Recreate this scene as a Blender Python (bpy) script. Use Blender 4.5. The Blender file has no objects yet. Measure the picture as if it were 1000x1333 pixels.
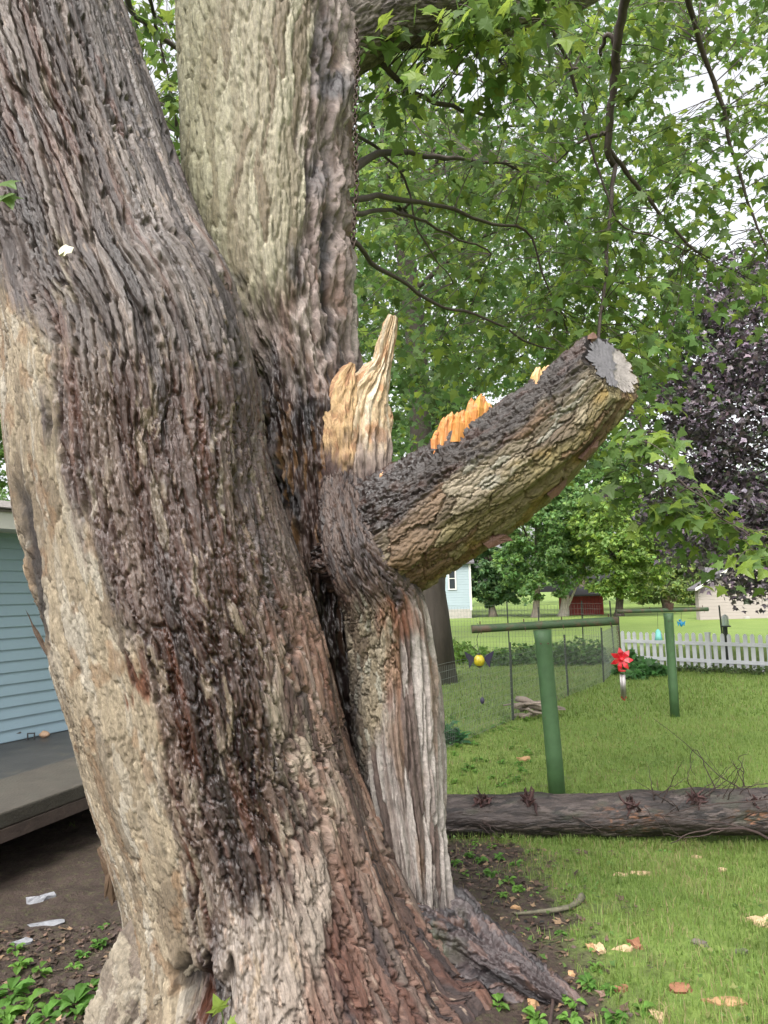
import bpy, math, random
import numpy as np
from mathutils import Matrix, Vector
R = math.radians
random.seed(7); rng = np.random.default_rng(7)
SC = bpy.context.scene
COL = SC.collection

# ------------------------------------------------------------------ camera
F_PX, CX, CY = 963.0, 500.0, 666.5            # photograph pixels (1000 x 1333)
CAM_H, PITCH, ROLL = 1.75, 6.25, -1.5
cam_d = bpy.data.cameras.new('camera'); cam = bpy.data.objects.new('camera', cam_d); COL.objects.link(cam)
cam_d.sensor_fit = 'VERTICAL'; cam_d.sensor_height = 36.0; cam_d.lens = F_PX / 1333.0 * 36.0
cam_d.clip_start = 0.05; cam_d.clip_end = 2000
CM = Matrix.Translation((0, 0, CAM_H)) @ Matrix.Rotation(R(90 + PITCH), 4, 'X') @ Matrix.Rotation(R(ROLL), 4, 'Z')
cam.matrix_world = CM
SC.camera = cam
CR = np.array(CM.to_3x3()); CO = np.array([0, 0, CAM_H])

# ------------------------------------------------------------------ light
SUN_EL, SUN_AZ = 52.0, 205.0                  # azimuth clockwise from +Y
w = bpy.data.worlds.new('World'); SC.world = w; w.use_nodes = True
nt = w.node_tree; nt.nodes.clear()
sky = nt.nodes.new('ShaderNodeTexSky'); sky.sky_type = 'NISHITA'; sky.sun_disc = False
sky.sun_elevation = R(SUN_EL); sky.sun_rotation = R(SUN_AZ)
sky.air_density = 1.0; sky.dust_density = 6.0; sky.ozone_density = 1.0
hs = nt.nodes.new('ShaderNodeHueSaturation'); hs.inputs['Saturation'].default_value = 0.15
bg = nt.nodes.new('ShaderNodeBackground'); bg.inputs['Strength'].default_value = 0.15
wo = nt.nodes.new('ShaderNodeOutputWorld')
nt.links.new(sky.outputs[0], hs.inputs['Color']); nt.links.new(hs.outputs[0], bg.inputs['Color']); nt.links.new(bg.outputs[0], wo.inputs['Surface'])
sun_d = bpy.data.lights.new('sun', 'SUN'); sun_d.energy = 0.7; sun_d.angle = R(25); sun_d.color = (1.0, 0.96, 0.9)
sun = bpy.data.objects.new('sun', sun_d); COL.objects.link(sun)
sd = Vector((math.sin(R(SUN_AZ)) * math.cos(R(SUN_EL)), math.cos(R(SUN_AZ)) * math.cos(R(SUN_EL)), math.sin(R(SUN_EL))))
sun.rotation_euler = sd.to_track_quat('Z', 'Y').to_euler()
SC.view_settings.view_transform = 'Standard'; SC.view_settings.look = 'None'
SC.view_settings.gamma = 1.0; SC.view_settings.exposure = 1.65
SC.render.engine = 'CYCLES'

# ------------------------------------------------------------------ pixel helpers
def ray(x, y):
    x = np.asarray(x, float); y = np.asarray(y, float)
    d = np.stack([(x - CX) / F_PX, -(y - CY) / F_PX, -np.ones_like(x)], -1)
    return d @ CR.T
def px(x, y, d):                              # point on the pixel's ray at forward distance d
    r = ray(x, y)
    return CO + r * (np.asarray(d, float) / r[..., 1])[..., None]
def proj(P):
    q = (np.asarray(P) - CO) @ CR
    return CX - F_PX * q[..., 0] / q[..., 2], CY + F_PX * q[..., 1] / q[..., 2]
def sstep(a, b, x):
    t = np.clip((x - a) / (b - a), 0, 1); return t * t * (3 - 2 * t)
def ground_z(X, Y):                           # the lawn lies a little lower than the tree's foot
    X = np.asarray(X, float); Y = np.asarray(Y, float)
    r = np.sqrt((X - 0.0) ** 2 + ((Y - 3.4)) ** 2)
    t = sstep(0.9, 4.2, r) * sstep(-0.9, 0.7, X + 0.06 * (Y - 3.4))
    far = sstep(9, 14, Y)
    return -0.35 * np.maximum(t, far)
def gpx(x, y):                                # pixel -> point on the ground
    r = ray(x, y); t = 0.5
    for i in range(4000):
        p = CO + r * t
        if p[2] <= float(ground_z(p[0], p[1])): break
        t += 0.01 + 0.002 * t
    return p

# ------------------------------------------------------------------ noise
def _h(i, j, s):
    h = (i.astype(np.int64) * 374761393 + j.astype(np.int64) * 668265263 + s * 974711) & 0xffffffff
    h = ((h ^ (h >> 13)) * 1274126177) & 0xffffffff
    h = ((h ^ (h >> 16)) * 2246822519) & 0xffffffff
    return ((h ^ (h >> 15)) & 0xffffff) / float(0xffffff)
def noise2(x, y, s=0):
    xi = np.floor(x); yi = np.floor(y); fx = x - xi; fy = y - yi
    ux = fx * fx * fx * (fx * (fx * 6 - 15) + 10); uy = fy * fy * fy * (fy * (fy * 6 - 15) + 10)
    def g(a, b):
        an = _h(xi + a, yi + b, s) * 6.28318
        return np.cos(an) * (fx - a) + np.sin(an) * (fy - b)
    n0 = g(0, 0) * (1 - ux) + g(1, 0) * ux; n1 = g(0, 1) * (1 - ux) + g(1, 1) * ux
    return (n0 * (1 - uy) + n1 * uy) * 1.5
def fbm(x, y, s=0, o=3):
    v = 0; a = 1; t = 0
    for k in range(o):
        v = v + a * noise2(x * 2 ** k, y * 2 ** k, s + 17 * k); t += a; a *= 0.5
    return v / t * 1.3
def worley(x, y, s=0):
    xi = np.floor(x); yi = np.floor(y)
    f1 = np.full(x.shape, 9.0); f2 = np.full(x.shape, 9.0); idr = np.zeros(x.shape); dx1 = np.zeros(x.shape)
    for a in (-1, 0, 1):
        for b in (-1, 0, 1):
            cx = xi + a; cy = yi + b
            ddx = cx + _h(cx, cy, s) - x; ddy = cy + _h(cx, cy, s + 5) - y
            d = np.sqrt(ddx * ddx + ddy * ddy)
            m = d < f1
            f2 = np.where(m, f1, np.minimum(f2, d))
            idr = np.where(m, _h(cx, cy, s + 9), idr); dx1 = np.where(m, ddx, dx1)
            f1 = np.where(m, d, f1)
    return f1, f2, idr, dx1

# ------------------------------------------------------------------ mesh helpers
def mesh_np(name, V, Fc, smooth=True, col=None, uv=None, attrs=None):
    V = np.ascontiguousarray(V, np.float32); Fc = np.asarray(Fc)
    me = bpy.data.meshes.new(name); k = Fc.shape[1]; n = len(Fc)
    me.vertices.add(len(V)); me.vertices.foreach_set('co', V.ravel())
    me.loops.add(n * k); me.loops.foreach_set('vertex_index', Fc.astype(np.int32).ravel())
    me.polygons.add(n)
    me.polygons.foreach_set('loop_start', np.arange(0, n * k, k, dtype=np.int32))
    me.polygons.foreach_set('use_smooth', np.full(n, smooth, dtype=bool))
    me.update(calc_edges=True)
    if col is not None:
        c = np.ones((len(V), 4), np.float32); c[:, :3] = col
        a = me.color_attributes.new('Col', 'FLOAT_COLOR', 'POINT'); a.data.foreach_set('color', c.ravel())
    if uv is not None:
        l = me.uv_layers.new(name='UVMap'); l.data.foreach_set('uv', np.asarray(uv, np.float32)[Fc.ravel()].ravel())
    for k_, v_ in (attrs or {}).items():
        a = me.attributes.new(k_, 'FLOAT', 'POINT'); a.data.foreach_set('value', np.asarray(v_, np.float32).ravel())
    me.validate()
    return me
def link(name, me, mat, parent=None, loc=None):
    o = bpy.data.objects.new(name, me); COL.objects.link(o)
    if mat is not None:
        if not me.materials: me.materials.append(mat)
    if parent is not None: o.parent = parent
    if loc is not None: o.location = loc
    return o
def tag(o, label=None, cat=None, group=None, kind=None):
    if label: o['label'] = label
    if cat: o['category'] = cat
    if group: o['group'] = group
    if kind: o['kind'] = kind
    return o
def empty(name, loc, label=None, cat=None, group=None):
    o = bpy.data.objects.new(name, None); COL.objects.link(o); o.location = Vector(loc); o.empty_display_size = 0.1
    return tag(o, label, cat, group)
class MB:
    """collects shapes in world space; build() makes one mesh relative to its parent"""
    def __init__(s): s.v = []; s.f = []; s.c = []
    def add(s, V, Fs, col=None):
        b = len(s.v); s.v += [tuple(map(float, p)) for p in V]; s.f += [tuple(int(i) + b for i in f) for f in Fs]
        s.c += [col or (1, 1, 1)] * len(V); return s
    def box(s, c, half, ax=None, col=None, taper=1.0):
        c = np.array(c, float); ax = np.eye(3) if ax is None else np.array(ax, float)
        P = []
        for z in (-1, 1):
            t = taper if z > 0 else 1
            for x, y in ((-1, -1), (1, -1), (1, 1), (-1, 1)):
                P.append(c + ax[0] * x * half[0] * t + ax[1] * y * half[1] * t + ax[2] * z * half[2])
        return s.add(P, [(3, 2, 1, 0), (4, 5, 6, 7), (0, 1, 5, 4), (1, 2, 6, 5), (2, 3, 7, 6), (3, 0, 4, 7)], col)
    def tube(s, pts, rad, n=6, col=None, cap=True, jit=0):
        pts = np.array(pts, float); m = len(pts)
        rad = np.full(m, rad, float) if np.isscalar(rad) else np.array(rad, float)
        T = np.gradient(pts, axis=0); T /= np.linalg.norm(T, axis=1)[:, None] + 1e-9
        a = np.array([0, 0, 1.0]) if abs(T[0][2]) < 0.9 else np.array([1.0, 0, 0])
        N = np.cross(T[0], a); N /= np.linalg.norm(N); V = []
        for i in range(m):
            N = N - T[i] * N.dot(T[i]); N /= np.linalg.norm(N) + 1e-9; B = np.cross(T[i], N)
            for k in range(n):
                an = 2 * math.pi * k / n; r = rad[i] * (1 + (random.uniform(-jit, jit) if jit else 0))
                V.append(pts[i] + r * (N * math.cos(an) + B * math.sin(an)))
        Fs = []
        for i in range(m - 1):
            for k in range(n):
                k2 = (k + 1) % n; Fs.append((i * n + k, i * n + k2, (i + 1) * n + k2, (i + 1) * n + k))
        if cap: Fs += [tuple(range(n))[::-1], tuple(range((m - 1) * n, m * n))]
        return s.add(V, Fs, col)
    def prism(s, poly, n, col=None):               # polygon (list of 3-D points) extruded by the vector n
        P = [np.array(p, float) for p in poly]; k = len(P); n = np.array(n, float)
        V = P + [p + n for p in P]
        return s.add(V, [tuple(range(k))[::-1], tuple(range(k, 2 * k))] + [(i, (i + 1) % k, k + (i + 1) % k, k + i) for i in range(k)], col)
    def build(s, name, mat, parent=None, smooth=False, bevel=0):
        me = bpy.data.meshes.new(name); V = np.array(s.v)
        if parent is not None: V = V - np.array(wloc(parent))
        me.from_pydata(V.tolist(), [], s.f); me.update()
        if smooth: me.polygons.foreach_set('use_smooth', [True] * len(me.polygons))
        a = me.color_attributes.new('Col', 'FLOAT_COLOR', 'POINT')
        c = np.ones((len(V), 4), np.float32); c[:, :3] = np.array(s.c); a.data.foreach_set('color', c.ravel())
        o = link(name, me, mat, parent)
        if bevel:
            m = o.modifiers.new('bevel', 'BEVEL'); m.width = bevel; m.segments = 2; m.limit_method = 'ANGLE'
        return o
def wloc(o):
    p = Vector((0, 0, 0))
    while o is not None: p = p + o.location; o = o.parent
    return p
def s2l(r, g=None, b=None):
    if g is None: r, g, b = r
    return tuple(((c / 255) / 12.92 if c / 255 <= 0.04045 else ((c / 255 + 0.055) / 1.055) ** 2.4) for c in (r, g, b))
def ns(d, V):                                   # normalise rows
    return V / (np.linalg.norm(V, axis=-1, keepdims=True) + 1e-9)

# ------------------------------------------------------------------ materials
def mat(name, base=(0.5, 0.5, 0.5), rough=0.7, spec=0.5, metal=0.0, noise=0.0, nscale=8.0, bump=0.0, bscale=40.0, attr=False, trans=0.0, wear=None, stretch=None):
    m = bpy.data.materials.new(name); m.use_nodes = True; t = m.node_tree; N = t.nodes; L = t.links
    b = N['Principled BSDF']; b.inputs['Roughness'].default_value = rough; b.inputs['Metallic'].default_value = metal
    b.inputs['Specular IOR Level'].default_value = spec
    tc = N.new('ShaderNodeTexCoord'); mp = N.new('ShaderNodeMapping'); L.new(tc.outputs['Object'], mp.inputs['Vector'])
    if stretch: mp.inputs['Scale'].default_value = stretch
    if attr:
        a = N.new('ShaderNodeAttribute'); a.attribute_name = 'Col'; cs = a.outputs['Color']
        if base != (1, 1, 1):
            mm = N.new('ShaderNodeMix'); mm.data_type = 'RGBA'; mm.blend_type = 'MULTIPLY'; mm.inputs[0].default_value = 1
            L.new(cs, mm.inputs[6]); mm.inputs[7].default_value = (*base, 1); cs = mm.outputs[2]
    else:
        rgb = N.new('ShaderNodeRGB'); rgb.outputs[0].default_value = (*base, 1); cs = rgb.outputs[0]
    if noise:
        nz = N.new('ShaderNodeTexNoise'); nz.inputs['Scale'].default_value = nscale; nz.inputs['Detail'].default_value = 6; nz.inputs['Roughness'].default_value = 0.65
        L.new(mp.outputs[0], nz.inputs['Vector'])
        mr = N.new('ShaderNodeMapRange'); mr.inputs[1].default_value = 0.25; mr.inputs[2].default_value = 0.75
        mr.inputs[3].default_value = 1 - noise; mr.inputs[4].default_value = 1 + noise
        L.new(nz.outputs[0], mr.inputs[0])
        mm = N.new('ShaderNodeMix'); mm.data_type = 'RGBA'; mm.blend_type = 'MULTIPLY'; mm.inputs[0].default_value = 1
        L.new(cs, mm.inputs[6]); L.new(mr.outputs[0], mm.inputs[7]); cs = mm.outputs[2]
    if wear:                                     # (colour, threshold, scale): patches of another colour
        nz = N.new('ShaderNodeTexNoise'); nz.inputs['Scale'].default_value = wear[2]; nz.inputs['Detail'].default_value = 8; nz.inputs['Roughness'].default_value = 0.7
        L.new(mp.outputs[0], nz.inputs['Vector'])
        mr = N.new('ShaderNodeMapRange'); mr.inputs[1].default_value = wear[1]; mr.inputs[2].default_value = wear[1] + 0.08
        L.new(nz.outputs[0], mr.inputs[0])
        mm = N.new('ShaderNodeMix'); mm.data_type = 'RGBA'; L.new(mr.outputs[0], mm.inputs[0]); L.new(cs, mm.inputs[6]); mm.inputs[7].default_value = (*wear[0], 1); cs = mm.outputs[2]
    L.new(cs, b.inputs['Base Color'])
    if bump:
        nb = N.new('ShaderNodeTexNoise'); nb.inputs['Scale'].default_value = bscale; nb.inputs['Detail'].default_value = 6
        L.new(mp.outputs[0], nb.inputs['Vector'])
        bp = N.new('ShaderNodeBump'); bp.inputs['Strength'].default_value = bump; bp.inputs['Distance'].default_value = 0.01
        L.new(nb.outputs[0], bp.inputs['Height']); L.new(bp.outputs[0], b.inputs['Normal'])
    if trans:
        tr = N.new('ShaderNodeBsdfTranslucent'); mx = N.new('ShaderNodeMixShader'); mx.inputs[0].default_value = trans
        hsv = N.new('ShaderNodeHueSaturation'); hsv.inputs['Value'].default_value = 1.5; hsv.inputs['Hue'].default_value = 0.485
        L.new(cs, hsv.inputs['Color']); L.new(hsv.outputs[0], tr.inputs['Color'])
        L.new(b.outputs[0], mx.inputs[1]); L.new(tr.outputs[0], mx.inputs[2]); L.new(mx.outputs[0], N['Material Output'].inputs['Surface'])
    return m

def bark_mat(name, fine=1.0):
    """vertex colours (stains, lichen, bare wood) broken up by fibres along the grain; roughness from the 'wet' attribute"""
    m = bpy.data.materials.new(name); m.use_nodes = True; t = m.node_tree; N = t.nodes; L = t.links
    b = N['Principled BSDF']
    a = N.new('ShaderNodeAttribute'); a.attribute_name = 'Col'
    wt = N.new('ShaderNodeAttribute'); wt.attribute_name = 'wet'
    uv = N.new('ShaderNodeUVMap'); uv.uv_map = 'UVMap'
    mp = N.new('ShaderNodeMapping'); mp.inputs['Scale'].default_value = (110, 16, 1); L.new(uv.outputs[0], mp.inputs['Vector'])
    n1 = N.new('ShaderNodeTexNoise'); n1.inputs['Scale'].default_value = 1.0; n1.inputs['Detail'].default_value = 7; n1.inputs['Roughness'].default_value = 0.7; n1.inputs['Distortion'].default_value = 0.6
    L.new(mp.outputs[0], n1.inputs['Vector'])
    mp2 = N.new('ShaderNodeMapping'); mp2.inputs['Scale'].default_value = (160, 90, 1); L.new(uv.outputs[0], mp2.inputs['Vector'])
    n2 = N.new('ShaderNodeTexNoise'); n2.inputs['Scale'].default_value = 1.0; n2.inputs['Detail'].default_value = 8; n2.inputs['Roughness'].default_value = 0.75
    L.new(mp2.outputs[0], n2.inputs['Vector'])
    mr = N.new('ShaderNodeMapRange'); mr.inputs[1].default_value = 0.28; mr.inputs[2].default_value = 0.72; mr.inputs[3].default_value = 0.5; mr.inputs[4].default_value = 1.5
    L.new(n1.outputs[0], mr.inputs[0])
    mr2 = N.new('ShaderNodeMapRange'); mr2.inputs[1].default_value = 0.28; mr2.inputs[2].default_value = 0.72; mr2.inputs[3].default_value = 0.7; mr2.inputs[4].default_value = 1.3
    L.new(n2.outputs[0], mr2.inputs[0])
    mu = N.new('ShaderNodeMath'); mu.operation = 'MULTIPLY'; L.new(mr.outputs[0], mu.inputs[0]); L.new(mr2.outputs[0], mu.inputs[1])
    mm = N.new('ShaderNodeMix'); mm.data_type = 'RGBA'; mm.blend_type = 'MULTIPLY'; mm.inputs[0].default_value = 1
    L.new(a.outputs['Color'], mm.inputs[6]); L.new(mu.outputs[0], mm.inputs[7]); L.new(mm.outputs[2], b.inputs['Base Color'])
    rr = N.new('ShaderNodeMapRange'); rr.inputs[3].default_value = 0.85; rr.inputs[4].default_value = 0.30; L.new(wt.outputs['Fac'], rr.inputs[0])
    L.new(rr.outputs[0], b.inputs['Roughness'])
    b.inputs['Specular IOR Level'].default_value = 0.5
    mp3 = N.new('ShaderNodeMapping'); mp3.inputs['Scale'].default_value = (70, 11, 1); L.new(uv.outputs[0], mp3.inputs['Vector'])
    nd = N.new('ShaderNodeTexNoise'); nd.inputs['Scale'].default_value = 1.2; nd.inputs['Detail'].default_value = 3; L.new(mp3.outputs[0], nd.inputs['Vector'])
    va = N.new('ShaderNodeVectorMath'); va.operation = 'ADD'; L.new(mp3.outputs[0], va.inputs[0]); L.new(nd.outputs['Color'], va.inputs[1])
    vo = N.new('ShaderNodeTexVoronoi'); vo.feature = 'DISTANCE_TO_EDGE'; vo.inputs['Scale'].default_value = 1.0; L.new(va.outputs[0], vo.inputs['Vector'])
    vr = N.new('ShaderNodeMapRange'); vr.inputs[1].default_value = 0.0; vr.inputs[2].default_value = 0.14; vr.inputs[3].default_value = 0.0; vr.inputs[4].default_value = 0.4; L.new(vo.outputs['Distance'], vr.inputs[0])
    a0 = N.new('ShaderNodeMath'); a0.operation = 'ADD'; L.new(n1.outputs[0], a0.inputs[0]); L.new(n2.outputs[0], a0.inputs[1])
    ad = N.new('ShaderNodeMath'); ad.operation = 'ADD'; L.new(a0.outputs[0], ad.inputs[0]); L.new(vr.outputs[0], ad.inputs[1])
    bp = N.new('ShaderNodeBump'); bp.inputs['Strength'].default_value = 0.6 * fine; bp.inputs['Distance'].default_value = 0.006
    L.new(ad.outputs[0], bp.inputs['Height']); L.new(bp.outputs[0], b.inputs['Normal'])
    return m
M_BARK = bark_mat('bark')
M_LEAF = mat('maple_leaf', (1, 1, 1), 0.5, 0.35, attr=True, trans=0.5)
M_LEAFD = mat('purple_leaf', (1, 1, 1), 0.42, 0.5, attr=True, trans=0.12)
M_GRASS = mat('grass_blade', (1, 1, 1), 0.55, 0.3, attr=True, trans=0.35)
M_TWIG = mat('twig_bark', s2l(62, 52, 46), 0.8, noise=0.35, nscale=30, bump=0.4)
M_WOOD = mat('fresh_split_wood', (1, 1, 1), 0.6, 0.3, attr=True, noise=0.3, nscale=45, bump=0.8, bscale=90, stretch=(1, 1, 0.25))

# ================================================================== GROUND
def grid_axis(lo, hi, step, out, g=1.35):
    a = list(np.arange(lo, hi + 1e-6, step)); s = step; x = hi
    while x < out: s *= g; x += s; a.append(x)
    s = step; x = lo
    while x > -out: s *= g; x -= s; a.insert(0, x)
    return np.array(a)
def dirt_mask(X, Y):
    """1 on bare soil, 0 on lawn"""
    n = fbm(X * 1.3, Y * 1.3, 31, 4); n2 = fbm(X * 4.5, Y * 4.5, 37, 3)
    e = 0.92 + 0.10 * (Y - 3.4) - 0.02 * (Y - 3.4) ** 2          # soil up to about a metre right of the trunk
    d = sstep(0.22, -0.22, X - e + 0.35 * n + 0.22 * n2)
    d = d * sstep(6.6, 5.6, Y + 0.6 * n)
    back = sstep(-0.6, -1.4, X + 0.25 * n + 0.08 * (Y - 7)) * sstep(10, 8, Y)   # bare yard in front of the left house
    patch = sstep(0.26, 0.42, n2 * 0.5 + n * 0.6) * sstep(2.2, 0.6, X - 0.25 * (Y - 5.0)) * sstep(11, 7, Y) * 0.8
    return np.clip(np.maximum(np.maximum(d, back), patch), 0, 1)
def gz_full(X, Y):
    nm = sstep(14, 8, np.abs(Y)) * sstep(9, 5, np.abs(X))
    return ground_z(X, Y) + nm * (0.018 * fbm(X * 2.2, Y * 2.2, 3, 3) + dirt_mask(X, Y) * 0.022 * fbm(X * 9, Y * 9, 4, 2)) - 0.004
gx = grid_axis(-3.6, 5.0, 0.05, 420); gy = grid_axis(1.6, 9.0, 0.05, 420)
GX, GY = np.meshgrid(gx, gy, indexing='ij')
DM = dirt_mask(GX, GY)
GZ = gz_full(GX, GY)
n1, n2 = len(gx), len(gy); I = np.arange(n1 * n2).reshape(n1, n2)
GF = np.stack([I[:-1, :-1], I[1:, :-1], I[1:, 1:], I[:-1, 1:]], -1).reshape(-1, 4)
def ground_mat():
    m = bpy.data.materials.new('ground'); m.use_nodes = True; t = m.node_tree; N = t.nodes; L = t.links; b = N['Principled BSDF']
    tc = N.new('ShaderNodeTexCoord'); at = N.new('ShaderNodeAttribute'); at.attribute_name = 'dirt'
    def nz(sc, det=6, ro=0.65):
        n = N.new('ShaderNodeTexNoise'); n.inputs['Scale'].default_value = sc; n.inputs['Detail'].default_value = det; n.inputs['Roughness'].default_value = ro
        L.new(tc.outputs['Object'], n.inputs['Vector']); return n.outputs[0]
    def ramp(src, stops):
        r = N.new('ShaderNodeValToRGB'); L.new(src, r.inputs[0]); e = r.color_ramp.elements
        e[0].position, e[0].color = stops[0][0], (*stops[0][1], 1); e[1].position, e[1].color = stops[-1][0], (*stops[-1][1], 1)
        for p, c in stops[1:-1]: q = e.new(p); q.color = (*c, 1)
        return r.outputs[0]
    def mix(f, a, c):
        k = N.new('ShaderNodeMix'); k.data_type = 'RGBA'
        if isinstance(f, float): k.inputs[0].default_value = f
        else: L.new(f, k.inputs[0])
        L.new(a, k.inputs[6]); L.new(c, k.inputs[7]); return k.outputs[2]
    g1 = ramp(nz(0.55, 8), [(0.3, (0.095, 0.150, 0.028)), (0.5, (0.140, 0.205, 0.040)), (0.7, (0.200, 0.240, 0.065))])
    g2 = ramp(nz(14, 6), [(0.3, (0.06, 0.11, 0.02)), (0.7, (0.19, 0.25, 0.06))])
    grass = mix(0.5, g1, g2)
    d1 = ramp(nz(7, 8, 0.75), [(0.28, (0.016, 0.011, 0.009)), (0.5, (0.04, 0.027, 0.021)), (0.72, (0.085, 0.062, 0.05))])
    d2 = ramp(nz(90, 4), [(0.35, (0.02, 0.013, 0.011)), (0.7, (0.075, 0.05, 0.04))])
    dirt = mix(0.4, d1, d2)
    fac = N.new('ShaderNodeMath'); fac.operation = 'ADD'; fac.use_clamp = True
    sb = N.new('ShaderNodeMath'); sb.operation = 'MULTIPLY_ADD'; L.new(nz(30, 5), sb.inputs[0]); sb.inputs[1].default_value = 0.9; sb.inputs[2].default_value = -0.45
    L.new(at.outputs['Fac'], fac.inputs[0]); L.new(sb.outputs[0], fac.inputs[1])
    L.new(mix(fac.outputs[0], grass, dirt), b.inputs['Base Color']); b.inputs['Roughness'].default_value = 0.8; b.inputs['Specular IOR Level'].default_value = 0.3
    bp = N.new('ShaderNodeBump'); bp.inputs['Strength'].default_value = 0.9; bp.inputs['Distance'].default_value = 0.02
    L.new(nz(45, 6, 0.7), bp.inputs['Height']); L.new(bp.outputs[0], b.inputs['Normal'])
    return m
gme = mesh_np('ground', np.stack([GX, GY, GZ], -1).reshape(-1, 3), GF, attrs={'dirt': DM})
tag(link('ground', gme, ground_mat()), kind='structure')

# ================================================================== THE BROKEN MAPLE
TREE = empty('maple_tree', (0.0, 3.4, 0.0), 'huge old maple with wet furrowed bark and a snapped-off limb', 'tree')
def spline(keys, n):
    """Catmull-Rom through rows of numbers, n samples evenly spread along the first two columns"""
    K = np.array(keys, float); m = len(K)
    E = np.vstack([2 * K[0] - K[1], K, 2 * K[-1] - K[-2]]); out = []
    for i in range(m - 1):
        p0, p1, p2, p3 = E[i:i + 4]
        for t in np.linspace(0, 1, 40, endpoint=False):
            out.append(0.5 * (2 * p1 + (p2 - p0) * t + (2 * p0 - 5 * p1 + 4 * p2 - p3) * t * t + (3 * p1 - p0 - 3 * p2 + p3) * t ** 3))
    out.append(K[-1]); out = np.array(out)
    s = np.r_[0, np.cumsum(np.linalg.norm(np.diff(out[:, :2], axis=0), axis=1))]
    q = np.linspace(0, s[-1], n)
    return np.stack([np.interp(q, s, out[:, c]) for c in range(out.shape[1])], -1)
def thetas(nf, nb):
    """dense on the side that faces the photographer, coarse behind"""
    a = np.linspace(-0.4, math.pi + 0.4, nf); b = np.linspace(math.pi + 0.4, 2 * math.pi - 0.4, nb + 2)[1:-1]
    return np.r_[a, b]
class Stem:
    """a limb as a tube of rings: keys = (x, y, half width, distance) in photograph pixels and metres"""
    def __init__(s, keys, nrow, nf, nb, squash=0.85, lob=(0.02, 1.6, 1.0, 1)):
        k = spline(keys, nrow); s.k = k.copy()
        t2 = ns(0, np.gradient(k[:, :2], axis=0)); n2_ = np.stack([-t2[:, 1], t2[:, 0]], -1)
        s.th = thetas(nf, nb); s.nf = nf; s.TH = np.broadcast_to(s.th[None, :], (nrow, len(s.th)))
        cxy = k[:, :2].copy(); r = k[:, 2] * k[:, 3] / F_PX; lobe = None
        sm = lambda v: np.convolve(np.pad(v, 12, mode='edge'), np.ones(25) / 25, 'valid')
        for it in range(5):                      # fit ring centres and radii to the outline, bulges included
            C = px(cxy[:, 0], cxy[:, 1], k[:, 3]); T = ns(0, np.gradient(C, axis=0)); V = ns(0, C - CO)
            N1 = ns(0, np.cross(V, T)); N2 = np.cross(N1, T)
            s.dir = np.cos(s.TH)[..., None] * N1[:, None, :] + squash * np.sin(s.TH)[..., None] * N2[:, None, :]
            if lobe is None:
                s.vlen = np.r_[0, np.cumsum(np.linalg.norm(np.diff(C, axis=0), axis=1))]; s.Vv = np.broadcast_to(s.vlen[:, None], s.TH.shape); lobe = s.lobes(*lob)
            s.base = C[:, None, :] + s.dir * (r[:, None] + lobe)[..., None]
            s.X, s.Y = proj(s.base)
            if it == 4: break
            e = (s.X - k[:, 0:1]) * n2_[:, 0:1] + (s.Y - k[:, 1:2]) * n2_[:, 1:2]; hi, lo = e.max(1), e.min(1)
            r = r * sm(2 * k[:, 2] / (hi - lo)); cxy = cxy - n2_ * sm((hi + lo) / 2)[:, None]
        s.C, s.r, s.T, s.N1, s.N2 = C, r, T, N1, N2
        s.rm = float(np.median(s.r)); s.U = s.TH * s.rm
    def lobes(s, amp, f=1.6, fv=0.9, seed=1):
        return amp * (noise2(np.cos(s.TH) * f + 7.3 + seed, np.sin(s.TH) * f + s.Vv * fv, seed) + 0.6 * noise2(np.cos(s.TH) * f * 2.1, np.sin(s.TH) * f * 2.1 + s.Vv * fv * 1.7 + 9, seed + 3))
    def mesh(s, name, disp, col, wet, material, parent, closed_end=False):
        P = s.base + ns(0, s.dir) * disp[..., None]
        n, k = s.TH.shape; I = np.arange(n * k).reshape(n, k); J = np.roll(I, -1, axis=1)
        Fc = np.stack([I[:-1], J[:-1], J[1:], I[1:]], -1).reshape(-1, 4)
        s.P = P
        V = P.reshape(-1, 3) - np.array(wloc(parent))
        me = mesh_np(name, V, Fc, col=np.clip(col.reshape(-1, 3) * 0.46, 0.004, 1), uv=np.stack([s.U, s.Vv], -1).reshape(-1, 2), attrs={'wet': np.clip(wet, 0, 1)})
        return link(name, me, material, parent)
def plates(U, V, su, sv, seed, rag=0.3, edge=0.22, flat=0.0):
    """furrowed bark: long plates with jagged edges; returns height 0..1, the plate's own random number, the crack mask"""
    wu = U + su * (0.7 * fbm(U / (su * 5), V / (sv * 1.1), seed, 2) + rag * fbm(U / (su * 0.7), V / (sv * 0.14), seed + 3, 3))
    wv = V + sv * (0.45 * fbm(U / (su * 1.3), V / sv, seed + 5, 2) + 0.10 * fbm(U / (su * .5), V / (sv * .12), seed + 8, 2))
    f1, f2, idr, dx = worley(wu / su, wv / sv, seed)
    e = f2 - f1
    c = sstep(edge * 0.25, edge, e)
    h = c * (0.68 + 0.32 * idr) + 0.30 * (1 - flat) * np.clip(dx, -0.6, 0.6) * (np.where(idr * 7 % 1 > 0.3, 1, -1)) * c
    return h, idr, c
def mixc(a, b, m):
    return a * (1 - m[..., None]) + np.array(b) * m[..., None]
def blob(X, Y, x, y, rx, ry, soft=0.5):
    d = np.sqrt(((X - x) / rx) ** 2 + ((Y - y) / ry) ** 2)
    return sstep(1 + soft, 1 - soft, d)
def interp_x(Y, pts):
    p = np.array(pts, float); return np.interp(Y, p[:, 0], p[:, 1])
def px_rows(rows):                             # (y, x left, x right, distance) -> keys
    return [((a + b) / 2, y, (b - a) / 2, d) for y, a, b, d in rows]
L_ = lambda *c: np.array(s2l(*c))

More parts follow.
